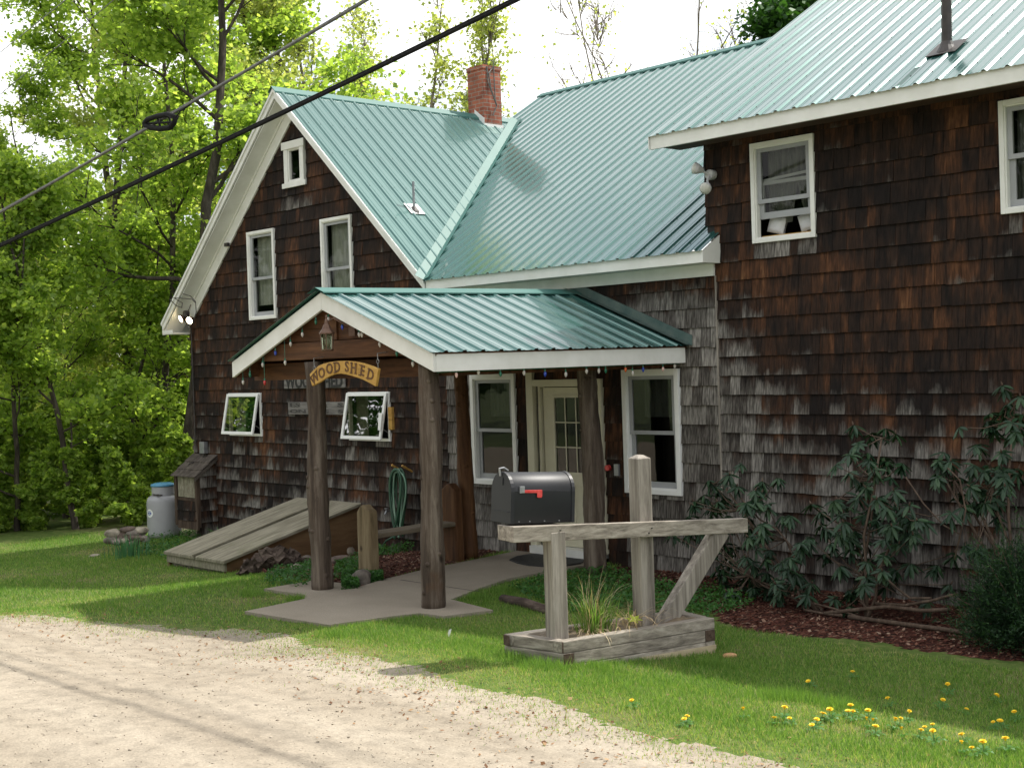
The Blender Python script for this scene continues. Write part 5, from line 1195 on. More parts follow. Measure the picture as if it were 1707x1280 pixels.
# edging log in front of ground cover
e0,e1=G(838,1003),G(912,1022); mb=MB(); mb.tube([e0+Zv*.03,(e0+e1)/2+Zv*.045,e1+Zv*.03],[.05,.055,.05],10); tag(obj('edging_log',mb,M['driftwood'],smooth=True),'short brown edging log in front of the ground cover behind the planter','log')
g_=G(1216,1096); rockmesh((g_[0],g_[1],g_[2]+.02),(.055,.03,.02),71,plain('orange_bark',(.35,.18,.08),(.5,.3,.15),.9,9),'bark_piece','orange brown bark chunk on the grass right of the planter','bark')
for i,(p_,lbl) in enumerate((((745,1060),'white paper scrap upright in the grass left of the planter'),)):
    g_=G(*p_); mb=MB(); mb.add([(g_[0],g_[1],g_[2]),(g_[0]+.03,g_[1]+.01,g_[2]),(g_[0]+.045,g_[1]+.02,g_[2]+.07),(g_[0]+.02,g_[1]+.01,g_[2]+.06)],[(0,1,2,3)]); tag(obj('paper_scrap',mb,M['whitevinyl']),lbl,'litter')
# door mat
mp_=[onZ(x,y,.042) for x,y in ((849,933),(862,927),(880,924),(905,923),(940,926),(968,931),(976,934),(968,939),(940,943),(905,944),(880,942),(862,938))]
mb=MB(); mb.prism([(p[0],p[1],.036) for p in mp_],(0,0,.014)); tag(obj('door_mat',mb,M['rubber']),'dark half oval rubber door mat on the concrete before the cream door','door mat')
# ================================================================== FLOODLIGHTS
def flood(name,label,base,heads,lit):
    th=thing(name,label,'floodlight',tuple(base)); b=np.array(base)
    mb=MB(); mb.lathe((b[0],b[1]-.04,b[2]),[(.055,-.03),(.06,0),(.055,.05)],14,axis='y'); obj('base',mb,M['floodwhite'] if not lit else M['blackpipe'],th)
    for hp,dr in heads:
        hp=np.array(hp); dr=np.array(dr,float); dr/=np.linalg.norm(dr)
        mb=MB(); mb.tube([b+np.array((0,-.05,0)),(b+hp)/2+np.array((0,-.04,0)),hp-dr*.06],.014,8); obj('arm',mb,M['floodwhite'] if not lit else M['blackpipe'],th)
        mb=MB(); mb.tube([hp-dr*.07,hp-dr*.05,hp,hp+dr*.045],[.025,.035,.06,.068],16); hd=obj('lamp_head',mb,M['floodwhite'] if not lit else M['copper'],th,smooth=True)
        mb=MB(); mb.tube([hp+dr*.03,hp+dr*.048,hp+dr*.062,hp+dr*.068],[.064,.060,.035,.008],16); obj('lens',mb,M['lit'] if lit else M['bulbglass'],hd,smooth=True)
p=onY(1188,292,11.93); h1=onY(1163,282,11.75); h2=onY(1178,313,11.72)
flood('floodlight','unlit white twin floodlight at the corner of the upper dark wall',p,[(h1,(-.45,-.8,.25)),(h2,(.25,-.9,-.3))],False)
p=onY(313,523,11.85); h1=onY(305,530,11.80); h2=onY(318,533,11.76)
flood('floodlight','lit twin floodlight glowing under the left eave of the gable',p,[(h1,(-.15,-.9,-.4)),(h2,(.35,-.85,-.35))],True)
lw=MB(); 
for pts in ([(289,497),(300,497),(320,499),(326,505)],[(283,499),(294,510),(303,513),(304,505),(299,502),(292,498)],[(305,490),(318,494),(326,503),(327,520),(322,540)],[(318,508),(314,518)]):
    lw.tube([onY(a_,b_,11.60) if i<9 else 0 for i,(a_,b_) in enumerate(pts)],.008,5)
tag(obj('service_wire',lw,M['blackpipe']),'loose black service wires looped over the left gable eave','wire')
# ================================================================== OVERHEAD CABLES
def curve_pts(P,n=60):
    P=np.array(P,float); t=np.linspace(0,1,len(P)); co=np.polyfit(t,P,2); tt=np.linspace(-.9,1.8,n); return [co[0]*u*u+co[1]*u+co[2] for u in tt]
w1=[(-18.3,7.42,4.84),(-15.0,8.12,5.62),(-11.85,8.95,6.56)]
w2=[(-17.2,6.95,4.26),(-12.0,7.68,5.11),(-8.6,8.25,5.72)]
# re-anchor on the photograph's line: same distance, exact height
def anch(px,py,y): return onY(px,py,y)
w1=[anch(0,352,7.42),anch(135,281,7.75),anch(268,204,8.12),anch(440,103,8.55),anch(605,0,8.95)]
w2=[anch(0,408,6.95),anch(220,312,7.3),anch(440,207,7.68),anch(660,99,7.98),anch(875,0,8.25)]
def catenary(P):
    P=np.array(P); x=P[:,0]; cy_=np.polyfit(x,P[:,1],1); cz=np.polyfit(x,P[:,2],1); xs=np.linspace(-40,2,90); 
    cz=np.array([.0012,cz[0]+.0012*29,cz[1]+.0012*205])
    return [(a_,np.polyval(cy_,a_),np.polyval(cz,a_)) for a_ in xs]
c1=catenary(w1); c2=catenary(w2)
mb=MB(); mb.tube(c1,.016,8); mb.tube([(a_,b_+.01,c__+.022+.004*math.sin(a_*2)) for a_,b_,c__ in c1],.011,6); tag(obj('power_cable',mb,M['cablegrey'],smooth=True),'grey overhead cable carrying the slack loop','cable','overhead cables crossing the view')
mb=MB(); mb.tube(c2,.019,8); mb.tube([(a_,b_,c__+.025) for a_,b_,c__ in c2],.012,6); tag(obj('power_cable',mb,M['cable'],smooth=True),'thick black overhead cable crossing in front of the gable','cable','overhead cables crossing the view')
for (a_,b_,lbl) in (((0,88),(110,0),'thin high wire across the top left sky'),((0,158),(190,0),'thin wire just below the topmost wire at upper left')):
    p=atD(*a_,30); q=atD(*b_,24); d_=(q-p); mb=MB(); mb.tube([p-d_*2,p,q,q+d_*.8],.009,5); tag(obj('power_cable',mb,M['cablegrey']),lbl,'cable','overhead cables crossing the view')
# slack loop on cable 1 (snowshoe)
ctr=np.array(anch(268,204,8.12)); loop=thing('slack_loop','black cable slack loop bracket hanging on the upper cable','cable bracket',tuple(ctr))
def lp_(px,py,y=8.10): return anch(px,py,y)
mb=MB(); out_=[(241,206),(247,199),(262,194),(280,191),(293,196),(290,205),(284,213),(268,215),(250,213),(242,209)]
mb.tube([lp_(*p) for p in out_]+[lp_(*out_[0])],.034,8,cap=False); obj('loop',mb,M['cable'],loop,smooth=True)
mb=MB(); mb.tube([lp_(262,196),lp_(268,214)],.014,6); mb.tube([lp_(247,206),lp_(288,204)],.014,6); mb.tube([lp_(280,192),lp_(286,211)],.012,6); obj('spreader',mb,M['cable'],loop)
mb=MB(); mb.tube([lp_(284,212),lp_(292,198),lp_(300,186),lp_(318,174)],.010,6); obj('tie',mb,M['cable'],loop)
# ================================================================== PLANTS
def whorl_leaves(V,F,A,c,axis,n,L_,wd,droop,rs):
    axis=np.array(axis,float); axis/=np.linalg.norm(axis); ref=np.array((0,0,1.)) if abs(axis[2])<.8 else np.array((1.,0,0)); e1=np.cross(axis,ref); e1/=np.linalg.norm(e1); e2=np.cross(axis,e1)
    for k in range(n):
        a=2*math.pi*k/n+rs.uniform(-.25,.25); l=L_*rs.uniform(.75,1.15); dr=droop+rs.uniform(-.25,.25); rad=e1*math.cos(a)+e2*math.sin(a); d0=rad*math.cos(dr)-axis*math.sin(dr)*(-1 if False else 1)+np.array((0,0,-.25))*rs.uniform(0,1); d0/=np.linalg.norm(d0)
        sd=np.cross(d0,axis); sd/=np.linalg.norm(sd)+1e-9; up=np.cross(sd,d0); col=rs.uniform(.1,.9); n0=len(V)
        for j,(t,w_) in enumerate(((0,.15),(.3,.85),(.6,1.),(.85,.6),(1.,.05))):
            p=c+d0*l*t-np.array((0,0,1))*l*.22*t*t; V.append(p-sd*wd*w_/2+up*.004); V.append(p-up*.006*w_); V.append(p+sd*wd*w_/2+up*.004); A.extend([(col,0,0,1)]*3)
            if j: b=n0+3*j; F.append((b-3,b-2,b+1,b)); F.append((b-2,b-1,b+2,b+1))
def rhodo(label,whorls,Y,base,hubs,seed,yj=.35,extra=30):
    rs=random.Random(seed); root=thing('rhododendron',label,'shrub',tuple(base),'rhododendrons along the house wall'); V=[];F=[];A=[]; mb=MB(); base=np.array(base)
    W=[]
    for (px_,py_) in whorls: W.append(onY(px_,py_,Y+rs.uniform(-yj,yj)))
    W0=list(W)
    for i in range(extra):
        b=rs.choice(W0); W.append(b+np.array((rs.uniform(-.22,.22),rs.uniform(-.3,.3),rs.uniform(-.30,.12))))
    hubs=[np.array(h) for h in hubs]
    for h in hubs:
        m_=(base+h)/2+np.array((rs.uniform(-.12,.12),rs.uniform(-.1,.1),rs.uniform(-.1,.05))); q1=base+(m_-base)*.5+np.array((rs.uniform(-.06,.06),0,.02)); mb.tube([base,q1,m_,(m_+h)/2+np.array((rs.uniform(-.04,.04),0,rs.uniform(-.04,.04))),h],[.017,.015,.013,.011,.009],7)
    for c in W:
        if c[2]<.08: c[2]=.10
        h=min(hubs,key=lambda q:np.linalg.norm(q-c)+ (1 if q[2]>c[2]+.1 else 0)); m_=(h+c)/2+np.array((rs.uniform(-.05,.05),rs.uniform(-.05,.05),-.04)); mb.tube([h,m_,c],[.007,.005,.004],5,cap=False)
        ax=(c-h); ax=ax/np.linalg.norm(ax)*.5+np.array((rs.uniform(-.2,.2),rs.uniform(-.45,0),.8))
        whorl_leaves(V,F,A,c,ax,rs.randint(6,9),rs.uniform(.10,.14),.036,rs.uniform(.1,.5),rs)
        if rs.random()<.7: whorl_leaves(V,F,A,c-ax/np.linalg.norm(ax)*.035,ax,rs.randint(5,8),rs.uniform(.09,.13),.034,rs.uniform(.6,1.0),rs)
        if rs.random()<.45:
            a_=ax/np.linalg.norm(ax); mb.tube([c,c+a_*.02,c+a_*.045],[.007,.010,.002],6)
    obj('stems',mb,M['shrubbark'],root,smooth=True)
    b=np.array(base); npmesh('leaves',np.array(V)-b,F,M['rhodo'],root,attr=A,smooth=True)
def c5(l): return [(1107+x/2.845,600+y/2.845) for x,y in l]
A5=c5([(310,545),(245,600),(190,640),(435,620),(345,600),(130,690),(230,690),(310,680),(390,680),(600,740),(480,820),(560,740),(120,740),(400,840),(330,960),(250,980),(420,960),(350,1070),(400,1010),(560,960),(620,1010),(580,1060),(300,890),(500,900),(220,900),(420,1080),(650,900),(700,1060)])
B5=c5([(1050,325),(985,350),(920,400),(970,480),(1060,480),(1130,490),(890,430),(1000,520),(940,580),(1080,560),(960,620),(1090,620),(1020,650),(800,690),(740,720),(880,700),(1000,690),(1100,690),(950,740),(1180,750),(1240,770),(850,770),(1010,760),(1130,740),(900,820),(960,860),(770,800),(1090,840),(1180,830),(960,960),(880,900),(1040,930),(870,1090),(940,1000),(1060,1060),(790,870),(760,920),(1300,975),(900,1080)])
C5=c5([(1400,320),(1545,255),(1690,175),(1630,210),(1610,240),(1650,300),(1475,410),(1500,400),(1300,480),(1360,480),(1290,540),(1470,500),(1540,500),(1600,520),(1410,560),(1450,600),(1500,610),(1410,640),(1530,640),(1570,690),(1480,680),(1600,440),(1640,330),(1700,260),(1430,880),(1490,900)])
rhodo('wide low rhododendron just right of the mailbox brace',A5,11.1,onY(1375,1035,10.9),[onY(1240,850,11.1),onY(1310,900,11.1),onY(1200,800,11.1),onY(1330,960,11.0),onY(1250,960,11.0)],1,extra=62)
rhodo('tall dense rhododendron in the middle of the dark wall',B5,11.0,onY(1445,1035,10.8),[onY(1460,800,11.),onY(1420,880,11.),onY(1500,850,11.),onY(1470,730,11.),onY(1440,960,10.9),onY(1400,830,11)],2,extra=55)
rhodo('leggy rhododendron at the right edge with bare pale trunks',C5,11.3,onY(1690,1000,11.2),[onY(1660,800,11.3),onY(1590,800,11.3),onY(1690,700,11.3),onY(1610,780,11.4),onY(1560,770,11.3)],3,extra=26)
# sprawling bare stems near the ground
mb=MB()
for pts,r_ in (([(1440,1048),(1500,1052),(1570,1058),(1640,1052),(1707,1040)],.035),([(1400,1030),(1450,1010),(1500,1005),(1560,1012),(1600,1010)],.03),([(1480,1000),(1530,1003),(1575,995),(1610,985)],.022),([(1350,980),(1365,1010),(1390,1035),(1430,1048)],.02),([(1480,950),(1510,975),(1535,992),(1570,992)],.018),([(1510,795),(1540,840),(1575,875),(1605,890)],.012),([(1580,620+160),(1600,800),(1610,850),(1600,930)],.012),([(1380,1000),(1420,1010),(1470,1030)],.014),([(1235,830),(1270,865),(1300,880),(1335,915)],.014)):
    q=[onY(a_,b_,11.0+.0*i) for i,(a_,b_) in enumerate(pts)]
    q=[np.array((p[0],p[1]-.25*(1-min(1,max(0,p[2]))),max(p[2],.03))) for p in q]; mb.tube(q,[r_*.62]*len(q),8)
tag(obj('fallen_stems',mb,M['shrubbark'],smooth=True),'gnarled bare stems sprawling over the red mulch below the rhododendrons','stems')
# juniper
def juniper(label,c,R3,n,seed):
    rs=np.random.default_rng(seed); V=[];A=[];root=thing('juniper',label,'shrub',tuple(c)); c=np.array(c); mb=MB()
    Vl=[];
    for i in range(n):
        d_=rs.normal(size=3); d_[2]=abs(d_[2])*.9-.15; d_/=np.linalg.norm(d_); ln=rs.uniform(.35,1.0)+.28*rs.uniform(0,1)**3; tip=c+d_*np.array(R3)*ln; st=c+d_*np.array(R3)*ln*.55
        if i<60: mb.tube([c,(c+tip)/2+np.array((0,0,-.03)),tip],[.012,.008,.003],4,cap=False)
        k=26; t=rs.uniform(0,1,k); p=st[None]*(1-t)[:,None]+tip[None]*t[:,None]+rs.normal(0,.016,(k,3)); dr=d_[None]*.7+rs.normal(0,.55,(k,3))+np.array((0,0,.25)); dr/=np.linalg.norm(dr,axis=1)[:,None]
        l=rs.uniform(.02,.05,k)[:,None]; sd=np.cross(dr,rs.normal(size=(k,3))); sd/=np.linalg.norm(sd,axis=1)[:,None]
        q=np.stack([p-sd*.005,p+sd*.005,p+dr*l],1); Vl.append(q); cc=np.clip(.15+.55*(ln>.85)*rs.uniform(.2,1,k)+.1*rs.normal(size=k),0,1); aa=np.zeros((k,3,4)); aa[:,:,0]=cc[:,None]; aa[:,:,3]=1; A.append(aa)
    V=np.concatenate(Vl).reshape(-1,3)-c; obj('stems',mb,M['shrubbark'],root); npmesh('needles',V,np.arange(len(V)).reshape(-1,3),M['juniper'],root,attr=np.concatenate(A).reshape(-1,4))
cj=onY(1722,1000,10.6); juniper('dark feathery juniper in the lower right corner of the bed',(cj[0],cj[1],.15),(.66,.6,.95),2300,4)
# herb ground cover (stuff)
def herb(name,label,polys,n,hgt,size,mat,colm=.4,zb=0):
    V=[];A=[]
    tot=0
    for P in polys:
        P=np.array(P); x=rng.uniform(P[:,0].min(),P[:,0].max(),n); y=rng.uniform(P[:,1].min(),P[:,1].max(),n); ok=inpoly(x,y,P)&~inpoly(x,y,PLANT); x,y=x[ok],y[ok]; m_=len(x)
        mound=.5+.5*np.sin(x*7+1)*np.sin(y*8); z=H(x,y)+zb+hgt*rng.uniform(.1,1,m_)*(.5+.5*mound)
        nrm=rng.normal(size=(m_,3))*.6+np.array((0,0,1)); nrm/=np.linalg.norm(nrm,axis=1)[:,None]; t=np.cross(nrm,rng.normal(size=(m_,3))); t/=np.linalg.norm(t,axis=1)[:,None]; b=np.cross(nrm,t); s=size*rng.uniform(.6,1.3,m_)[:,None]; c=np.stack([x,y,z],1)
        V.append(np.stack([c-t*s,c-b*s*.55,c+t*s,c+b*s*.55],1)); aa=np.ones((m_,4,4)); aa[:,:,0]=np.clip(rng.normal(colm,.22,m_),0,1)[:,None]; A.append(aa)
    V=np.concatenate(V).reshape(-1,3); tag(npmesh(name,V,np.arange(len(V)).reshape(-1,4),mat,attr=np.concatenate(A).reshape(-1,4)),label,'ground cover',kind='stuff')
herb('ground_cover','leafy green ground cover in the bed behind the planter',[pix((845,985),(900,1005),(960,1025),(1040,1020),(1180,1030),(1260,1010),(1200,985),(1100,975),(1050,960),(960,955),(900,965))],9000,.13,.022,M['herb'])
herb('ground_cover','low green herbs beside the cellar doors and log post',[pix((440,975),(500,985),(522,975),(520,945),(480,950),(450,960)),pix((556,968),(610,965),(608,935),(560,945)),pix((570,988),(598,985),(600,970),(570,968)),pix((604,975),(640,972),(636,964),(606,966))],5000,.16,.020,M['herb'],.3)
herb('ground_cover','scrubby weeds along the foot of the gable wall',[pix((225,925),(300,940),(330,925),(400,890),(330,880),(250,905)),pix((625,930),(690,920),(700,900),(630,905))],7000,.20,.022,M['herb'],.35)
ip=G(218,928); blade_clump('iris_clump','blue green iris fans in front of the rock pile','plant',(ip[0],ip[1],ip[2]),75,(.22,.42),.028,.22,M['iris'],(.0,.4),(.5,.2),droop=.1)
ip=G(352,905); blade_clump('fern_clump','small light green fern by the corner bay','fern',(-19.9,11.6,-.35),60,(.18,.36),.035,.06,M['herb'],(.3,.9),(.75,.15),droop=.5)
# small lone weeds by the hose
# dandelions
DL=[(904,425),(703,463),(1352,506),(1573,534),(1600,551),(1082,565),(1320,567),(1430,595),(898,598),(885,608),(977,620),(907,632),(1674,627),(577,625),(536,645),(612,642),(397,624),(757,626),(804,627),(123,638),(732,658),(719,671),(1007,659),(1116,656),(1163,643),(973,671),(1090,676),(1007,697),(1248,688),(1286,671),(1595,661),(1573,665),(1143,710),(1217,718),(1290,738),(1430,734),(1430,788),(1515,786),(1475,803),(1630,781)]
proto=None
def dandelion(lo,label):
    root=thing('dandelion',label,'flower',lo,'dandelions in the right lawn'); h=.055
    mb=MB(); mb.tube([(0,0,0),(.004,0,h*.5),(0,.003,h)],.0022,5); mb.v=[(v[0]+lo[0],v[1]+lo[1],v[2]+lo[2]) for v in mb.v]; obj('stem',mb,M['stem'],root)
    mb=MB(); n=0; rs=random.Random(3)
    for ring,(rr,tl,kk) in enumerate(((.019,.15,20),(.015,.6,16),(.009,1.0,12))):
        for k in range(kk):
            a=2*math.pi*k/kk+ring*.2; ca,sa=math.cos(a),math.sin(a); w_=.0028; z0=h+.001*ring
            mb.add([(lo[0]-sa*w_*.5,lo[1]+ca*w_*.5,lo[2]+z0),(lo[0]+sa*w_*.5,lo[1]-ca*w_*.5,lo[2]+z0),(lo[0]+ca*rr+sa*w_,lo[1]+sa*rr-ca*w_,lo[2]+z0+rr*tl*.6+.002),(lo[0]+ca*rr-sa*w_,lo[1]+sa*rr+ca*w_,lo[2]+z0+rr*tl*.6+.002)],[(0,1,2,3)])
    mb.lathe((lo[0],lo[1],lo[2]+h-.006),[(.003,0),(.007,.004),(.006,.009)],8)
    obj('flower_head',mb,M['yellow'],root)
    mb=MB(); at=[]
    for k in range(8):
        a=k*.785+.2*rs.random(); l=.06*rs.uniform(.7,1.3); ca,sa=math.cos(a),math.sin(a)
        for j,(t_,w_) in enumerate(((0,.002),(.4,.006),(.75,.010),(1,.001))): mb.v+= [(lo[0]+ca*l*t_-sa*w_,lo[1]+sa*l*t_+ca*w_,lo[2]+.008+.02*math.sin(t_*2.4)),(lo[0]+ca*l*t_+sa*w_,lo[1]+sa*l*t_-ca*w_,lo[2]+.008+.02*math.sin(t_*2.4))]; at+=[(.75,0,0,1)]*2
        b=len(mb.v)-8; mb.f+=[(b+2*j,b+2*j+1,b+2*j+3,b+2*j+2) for j in range(3)]
    obj('leaves',mb,M['herb'],root,attr=at); return root
dpos=[]
for (x,y) in DL: dpos.append(G(1100+x/2.812,980+y/2.812))
for (x,y) in ((1300,645),(1547,730)): dpos.append(G(600+x/2.845,950+y/2.845+4))
dpos.append(G(934,1016+12))
dl_lab='yellow dandelion in bloom in the lawn at the lower right'
proto=dandelion(tuple(dpos[0]),dl_lab)
for i,p in enumerate(dpos[1:]):
    o=proto.copy(); scn.collection.objects.link(o); o.location=p; s=random.uniform(.75,1.25); o.scale=(s,s,random.uniform(.8,1.7)); o.rotation_euler=(random.uniform(-.3,.3),random.uniform(-.3,.3),random.uniform(0,6))
    if i>=len(DL)-1:
        o['label']=['dandelion at the gravel edge, left one of the stray pair','dandelion at the gravel edge, right one of the stray pair','lone dandelion behind the left mailbox post'][i-len(DL)+1]
    for c in proto.children: q=c.copy(); scn.collection.objects.link(q); q.parent=o
proto['label']=dl_lab
# ================================================================== TREES
def tree_mesh(seed,h,trunk_r,base_frac,spread,nb,leaves,lsize,cl,mat,bark,sparse=1.0,upright=.5,multi=1):
    rs=np.random.default_rng(seed); mb=MB(); tips=[]
    def branch(p,d,L_,r_,lev):
        n=5 if lev<2 else 3; pts=[p]; q=p.copy(); dd=d.copy()
        for i in range(n):
            dd=dd+rs.normal(0,.10+.05*lev,3)+np.array((0,0,.07 if lev else .0)); dd/=np.linalg.norm(dd); q=q+dd*L_/n; pts.append(q.copy())
        rad=[max(.006,r_*(1-.75*i/n)) for i in range(n+1)]; mb.tube(pts,rad,7 if lev==0 else (5 if lev==1 else 3),cap=False)
        return pts,rad
    for m_ in range(multi):
        d0=np.array((rs.normal(0,.03+.05*(multi>1)),rs.normal(0,.03+.05*(multi>1)),1.)); d0/=np.linalg.norm(d0); p0=np.array((rs.normal(0,.12)*(multi>1),rs.normal(0,.12)*(multi>1),-.3))
        n=14; pts=[p0];q=p0.copy();dd=d0.copy()
        for i in range(n): dd=dd+rs.normal(0,.09,3); dd[2]=abs(dd[2]); dd/=np.linalg.norm(dd); dd=dd*.85+d0*.15; dd/=np.linalg.norm(dd); q=q+dd*(h+.3)/n; pts.append(q.copy())
        rad=[trunk_r*(1.25 if i==0 else 1)*(1-.9*i/n)+.01 for i in range(n+1)]; mb.tube(pts,rad,10,cap=False)
        for b in range(nb):
            t=base_frac+(1-base_frac)*((b+rs.uniform(0,1))/nb); i=min(n-1,int(t*n)); f_=t*n-i; p=pts[i]*(1-f_)+pts[i+1]*f_; a=rs.uniform(0,2*np.pi); el=rs.uniform(.05,.55)+upright*t
            d=np.array((math.cos(a)*math.cos(el),math.sin(a)*math.cos(el),math.sin(el))); L1=spread*(1.15-t*.75)*rs.uniform(.6,1.1); bp,_=branch(p,d,L1,rad[i]*.5,1)
            for k in range(7):
                s=rs.uniform(.25,1.); j=min(len(bp)-2,int(s*(len(bp)-1))); pp=bp[j]+(bp[j+1]-bp[j])*rs.uniform(0,1); d2=d+rs.normal(0,.6,3); d2[2]+=.15; d2/=np.linalg.norm(d2); b2,_=branch(pp,d2,L1*rs.uniform(.25,.5),.02,2)
                for z in range(4):
                    pz=b2[rs.integers(1,len(b2))]; d3=d2+rs.normal(0,.7,3); d3/=np.linalg.norm(d3); b3,_=branch(pz,d3,L1*rs.uniform(.10,.22),.008,3); tips+= [b3[-1],b3[1],b2[-1]]
            tips+= [bp[-1]]*2
    tips=np.array(tips); tips=tips[rs.uniform(0,1,len(tips))<sparse]
    per=max(1,int(leaves/len(tips))); c=np.repeat(tips,per,0)+rs.normal(0,1,(len(tips)*per,3))*np.array((cl,cl,cl*.45)); m2=len(c)
    nrm=rs.normal(size=(m2,3))*.7+np.array((0,0,.8)); nrm/=np.linalg.norm(nrm,axis=1)[:,None]; t=np.cross(nrm,rs.normal(size=(m2,3))); t/=np.linalg.norm(t,axis=1)[:,None]; b=np.cross(nrm,t); s=lsize*rs.uniform(.55,1.3,m2)[:,None]
    # maple-like five point leaf reduced to a kite pair
    V=np.stack([c-t*s*.5,c-b*s*.55+t*s*.15-nrm*s*.12,c+t*s*.7,c+b*s*.55+t*s*.15-nrm*s*.12],1).reshape(-1,3)
    clr=np.repeat(rs.uniform(-.22,.22,len(tips)),per)+rs.normal(.5,.17,m2); A=np.ones((m2,4,4),np.float32); A[:,:,0]=np.clip(clr,0,1)[:,None]
    tm=bpy.data.meshes.new('trunk'); tm.from_pydata([tuple(v) for v in mb.v],[],mb.f); tm.materials.append(bark); tm.polygons.foreach_set('use_smooth',[True]*len(tm.polygons))
    o=npmesh('crown',V,np.arange(len(V)).reshape(-1,4),mat,attr=A.reshape(-1,4)); cm=o.data; bpy.data.objects.remove(o); return tm,cm
TM={'maple1':tree_mesh(1,15,.15,.22,4.6,17,27000,.10,.22,M['leafA'],M['bark']),
    'maple2':tree_mesh(2,14,.09,.15,4.2,16,23000,.10,.21,M['leafA'],M['bark']),
    'spring':tree_mesh(3,14,.12,.25,3.2,15,20000,.085,.24,M['leafB'],M['bark'],.8,.9),
    'low':tree_mesh(4,7,.06,.08,2.6,12,16000,.095,.20,M['leafA'],M['bark'],1,.4),
    'birch':tree_mesh(5,13,.09,.25,2.3,14,9500,.10,.22,M['leafB'],M['barkpale'],.7,1.3,multi=3),
    'bare':tree_mesh(6,13,.035,.25,3.2,15,900,.08,.2,M['leafB'],M['barkpale'],.4,1.2,multi=2),
    'dark':tree_mesh(7,12,.16,.2,3.6,16,40000,.14,.30,M['leafD'],M['bark']),
    'far':tree_mesh(8,9,.07,.05,2.6,12,9000,.15,.30,M['leafF'],M['barkpale'],1,.7)}
def tree(kind,px,d,label,name='tree',s=1.,rz=0,zb=None,grp='trees beyond the lawn on the left',py=890):
    p=atD(px,py,d); z=float(H(p[0],p[1])) if zb is None else zb
    r_=thing(name,label,'tree',(p[0],p[1],z),grp); r_.scale=(s,s,s); r_.rotation_euler=(0,0,rz)
    a=bpy.data.objects.new('trunk',TM[kind][0]); link(a,r_); b=bpy.data.objects.new('crown',TM[kind][1]); link(b,r_); return r_
tree('maple1',303,28,'thick leaning maple rising behind the house corner and gas tank','maple_tree',1.05,.3)
tree('maple2',246,29,'slim straight dark trunk just left of the gas tank','maple_tree',1.,1.5)
tree('maple2',112,30,'maple with a dark trunk in the left third of the tree line','maple_tree',.68,2.6)
tree('maple2',-30,30,'maple at the left edge of the photo','maple_tree',.6,4.0)
tree('spring',235,34,'yellow green spring tree behind the second maple row','ash_tree',1.1,.7)
tree('spring',395,36,'tall yellow green tree behind the gable peak','ash_tree',1.25,2.2)
tree('maple2',425,38,'maple crown showing right of the gable peak','maple_tree',1.15,5.1)
tree('maple1',270,42,'tall maple deep in the middle of the left wood','maple_tree',1.2,3.4)
tree('spring',60,40,'pale tree deep behind the leftmost maples','ash_tree',.74,4.4)
tree('low',130,26.5,'bushy sapling on the lawn edge left of the slim dark trunk','sapling',1.,.5)
tree('low',30,27,'bushy sapling low at the left edge of the lawn','sapling',.9,2.5)
tree('low',205,30,'sapling standing behind the rock pile','sapling',.95,4.1)
tree('low',330,33,'sapling hidden partly behind the corner of the house','sapling',1.1,1.2)
tree('birch',600,44,'sparse young birch just right of the gable peak','birch_tree',1.22,.4,zb=-.5,grp='sparse trees behind the roof')
tree('birch',690,46,'sparse birch between the gable ridge and chimney','birch_tree',1.2,2.0,zb=-.5,grp='sparse trees behind the roof')
tree('birch',760,50,'small birch top directly left of the chimney','birch_tree',1.12,3.6,zb=-.5,grp='sparse trees behind the roof')
tree('birch',560,42,'slender pale tree behind the roof peak','birch_tree',1.0,5.2,zb=-.5,grp='sparse trees behind the roof')
tree('bare',1095,44,'nearly bare twiggy tree above the middle roof ridge','bare_tree',1.28,.5,zb=-.3,grp='bare trees above the ridge')
tree('bare',1215,42,'bare branching tree beside the right roof edge','bare_tree',1.25,2.6,zb=-.3,grp='bare trees above the ridge')
tree('dark',1345,38,'dark green leafy tree top behind the right roof edge','dark_maple_tree',1.0,1.0,zb=-.3,grp='dark tree behind the roof')
# far sunlit undergrowth: one mass
rs=np.random.default_rng(99); Vc=[];Ac=[];off=0
me=TM['far'][1]; n=len(me.vertices); co=np.zeros(n*3,np.float32); me.vertices.foreach_get('co',co); co=co.reshape(-1,3); ca=np.zeros(n*4,np.float32); me.color_attributes['shd'].data.foreach_get('color',ca); ca=ca.reshape(-1,4)
for i in range(26):
    p=atD(-140+(i%13)*44+rs.uniform(-14,14),890,rs.uniform(33,38) if i<13 else rs.uniform(42,54)); a=rs.uniform(0,6.28); s=rs.uniform(.32,.5) if i<13 else rs.uniform(.8,1.15); c_,s_=math.cos(a),math.sin(a); q=co*s; q=np.stack([q[:,0]*c_-q[:,1]*s_+p[0],q[:,0]*s_+q[:,1]*c_+p[1],q[:,2]+float(H(p[0],p[1]))-.5],1); Vc.append(q); Ac.append(ca)
V=np.concatenate(Vc); tag(npmesh('far_woods',V,np.arange(len(V)).reshape(-1,4),M['leafF'],attr=np.concatenate(Ac)),'sunlit pale undergrowth of the far wood behind the left trees','woods',kind='stuff')
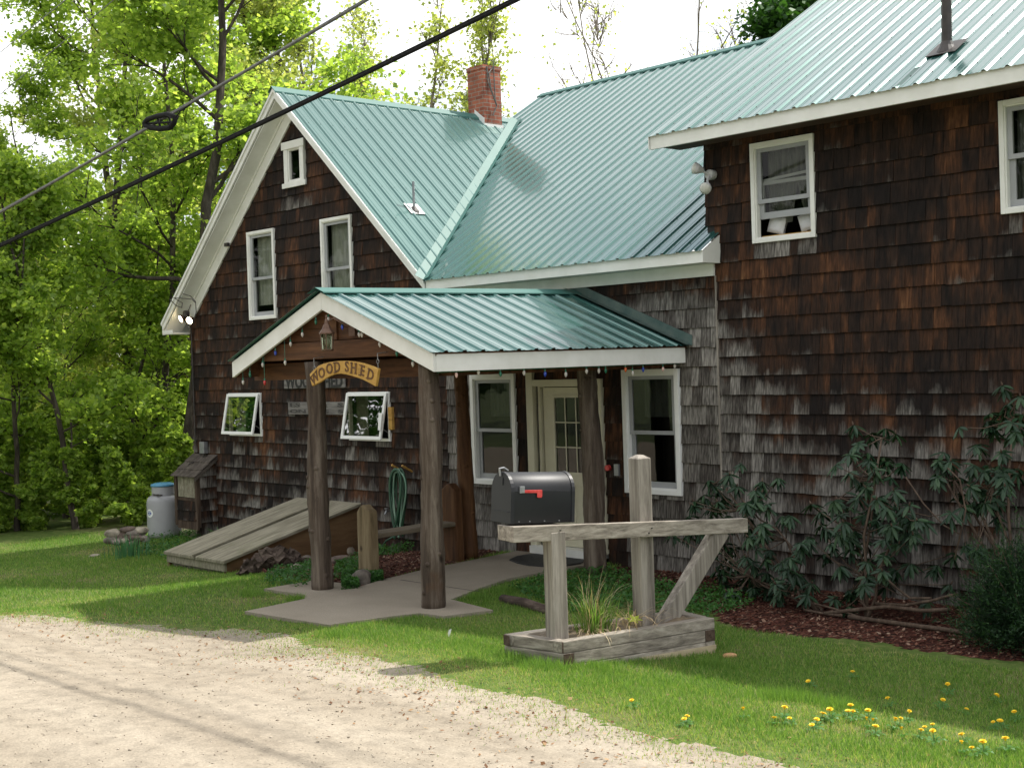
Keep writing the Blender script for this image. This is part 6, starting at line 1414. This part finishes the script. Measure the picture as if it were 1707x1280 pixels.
# undergrowth along the lawn edge
me=TM['low'][1]; n=len(me.vertices); co2=np.zeros(n*3,np.float32); me.vertices.foreach_get('co',co2); co2=co2.reshape(-1,4,3)[::2].reshape(-1,3); ca2=np.zeros(n*4,np.float32); me.color_attributes['shd'].data.foreach_get('color',ca2); ca2=ca2.reshape(-1,4,4)[::2].reshape(-1,4); Vc=[];Ac=[]
for i in range(26):
    p=atD(-60+(i%13)*31+rs.uniform(-12,12),890,rs.uniform(26.2,28.5) if i<13 else rs.uniform(30,33)); a=rs.uniform(0,6.28); s=rs.uniform(.18,.34) if i<13 else rs.uniform(.35,.5); c_,s_=math.cos(a),math.sin(a); q=co2.reshape(-1,4,3); cc_=q.mean(1,keepdims=True); q=(cc_*s+(q-cc_)*.8).reshape(-1,3); q=np.stack([q[:,0]*c_-q[:,1]*s_+p[0],q[:,0]*s_+q[:,1]*c_+p[1],q[:,2]+float(H(p[0],p[1]))-.25],1); ok=np.repeat(q.reshape(-1,4,3)[:,:,2].min(1)>float(H(p[0],p[1]))-.02,4); Vc.append(q[ok]); Ac.append(ca2[ok])
V=np.concatenate(Vc); tag(npmesh('undergrowth',V,np.arange(len(V)).reshape(-1,4),M['leafA'],attr=np.concatenate(Ac)),'leafy undergrowth between the trunks at the far lawn edge','undergrowth',kind='stuff')
# woods across the road behind the viewer (seen only as reflections in the window panes)
me=TM['maple2'][1]; n=len(me.vertices); co=np.zeros(n*3,np.float32); me.vertices.foreach_get('co',co); co=co.reshape(-1,4,3)[::4]; cc_=co.mean(1,keepdims=True); co=(cc_+(co-cc_)*2.2).reshape(-1,3); ca=np.zeros(n*4,np.float32); me.color_attributes['shd'].data.foreach_get('color',ca); ca=ca.reshape(-1,4,4)[::4].reshape(-1,4); Vc=[];Ac=[]
for i in range(38):
    p=(-74+(i%19)*5.2+rs.uniform(-1,1),-15-rs.uniform(0,5)-(i//19)*3); a=rs.uniform(0,6.28); s=(1.7 if p[0]<-28 else 1.15)*rs.uniform(.9,1.05) if i<19 else rs.uniform(.5,.6); c_,s_=math.cos(a),math.sin(a); q=co*s; q=np.stack([q[:,0]*c_-q[:,1]*s_+p[0],q[:,0]*s_+q[:,1]*c_+p[1],q[:,2]],1); Vc.append(q); Ac.append(ca)
V=np.concatenate(Vc); tag(npmesh('roadside_woods',V,np.arange(len(V)).reshape(-1,4),M['leafD'],attr=np.concatenate(Ac)),'leafy woods across the road, mirrored in the window panes','woods',kind='stuff')
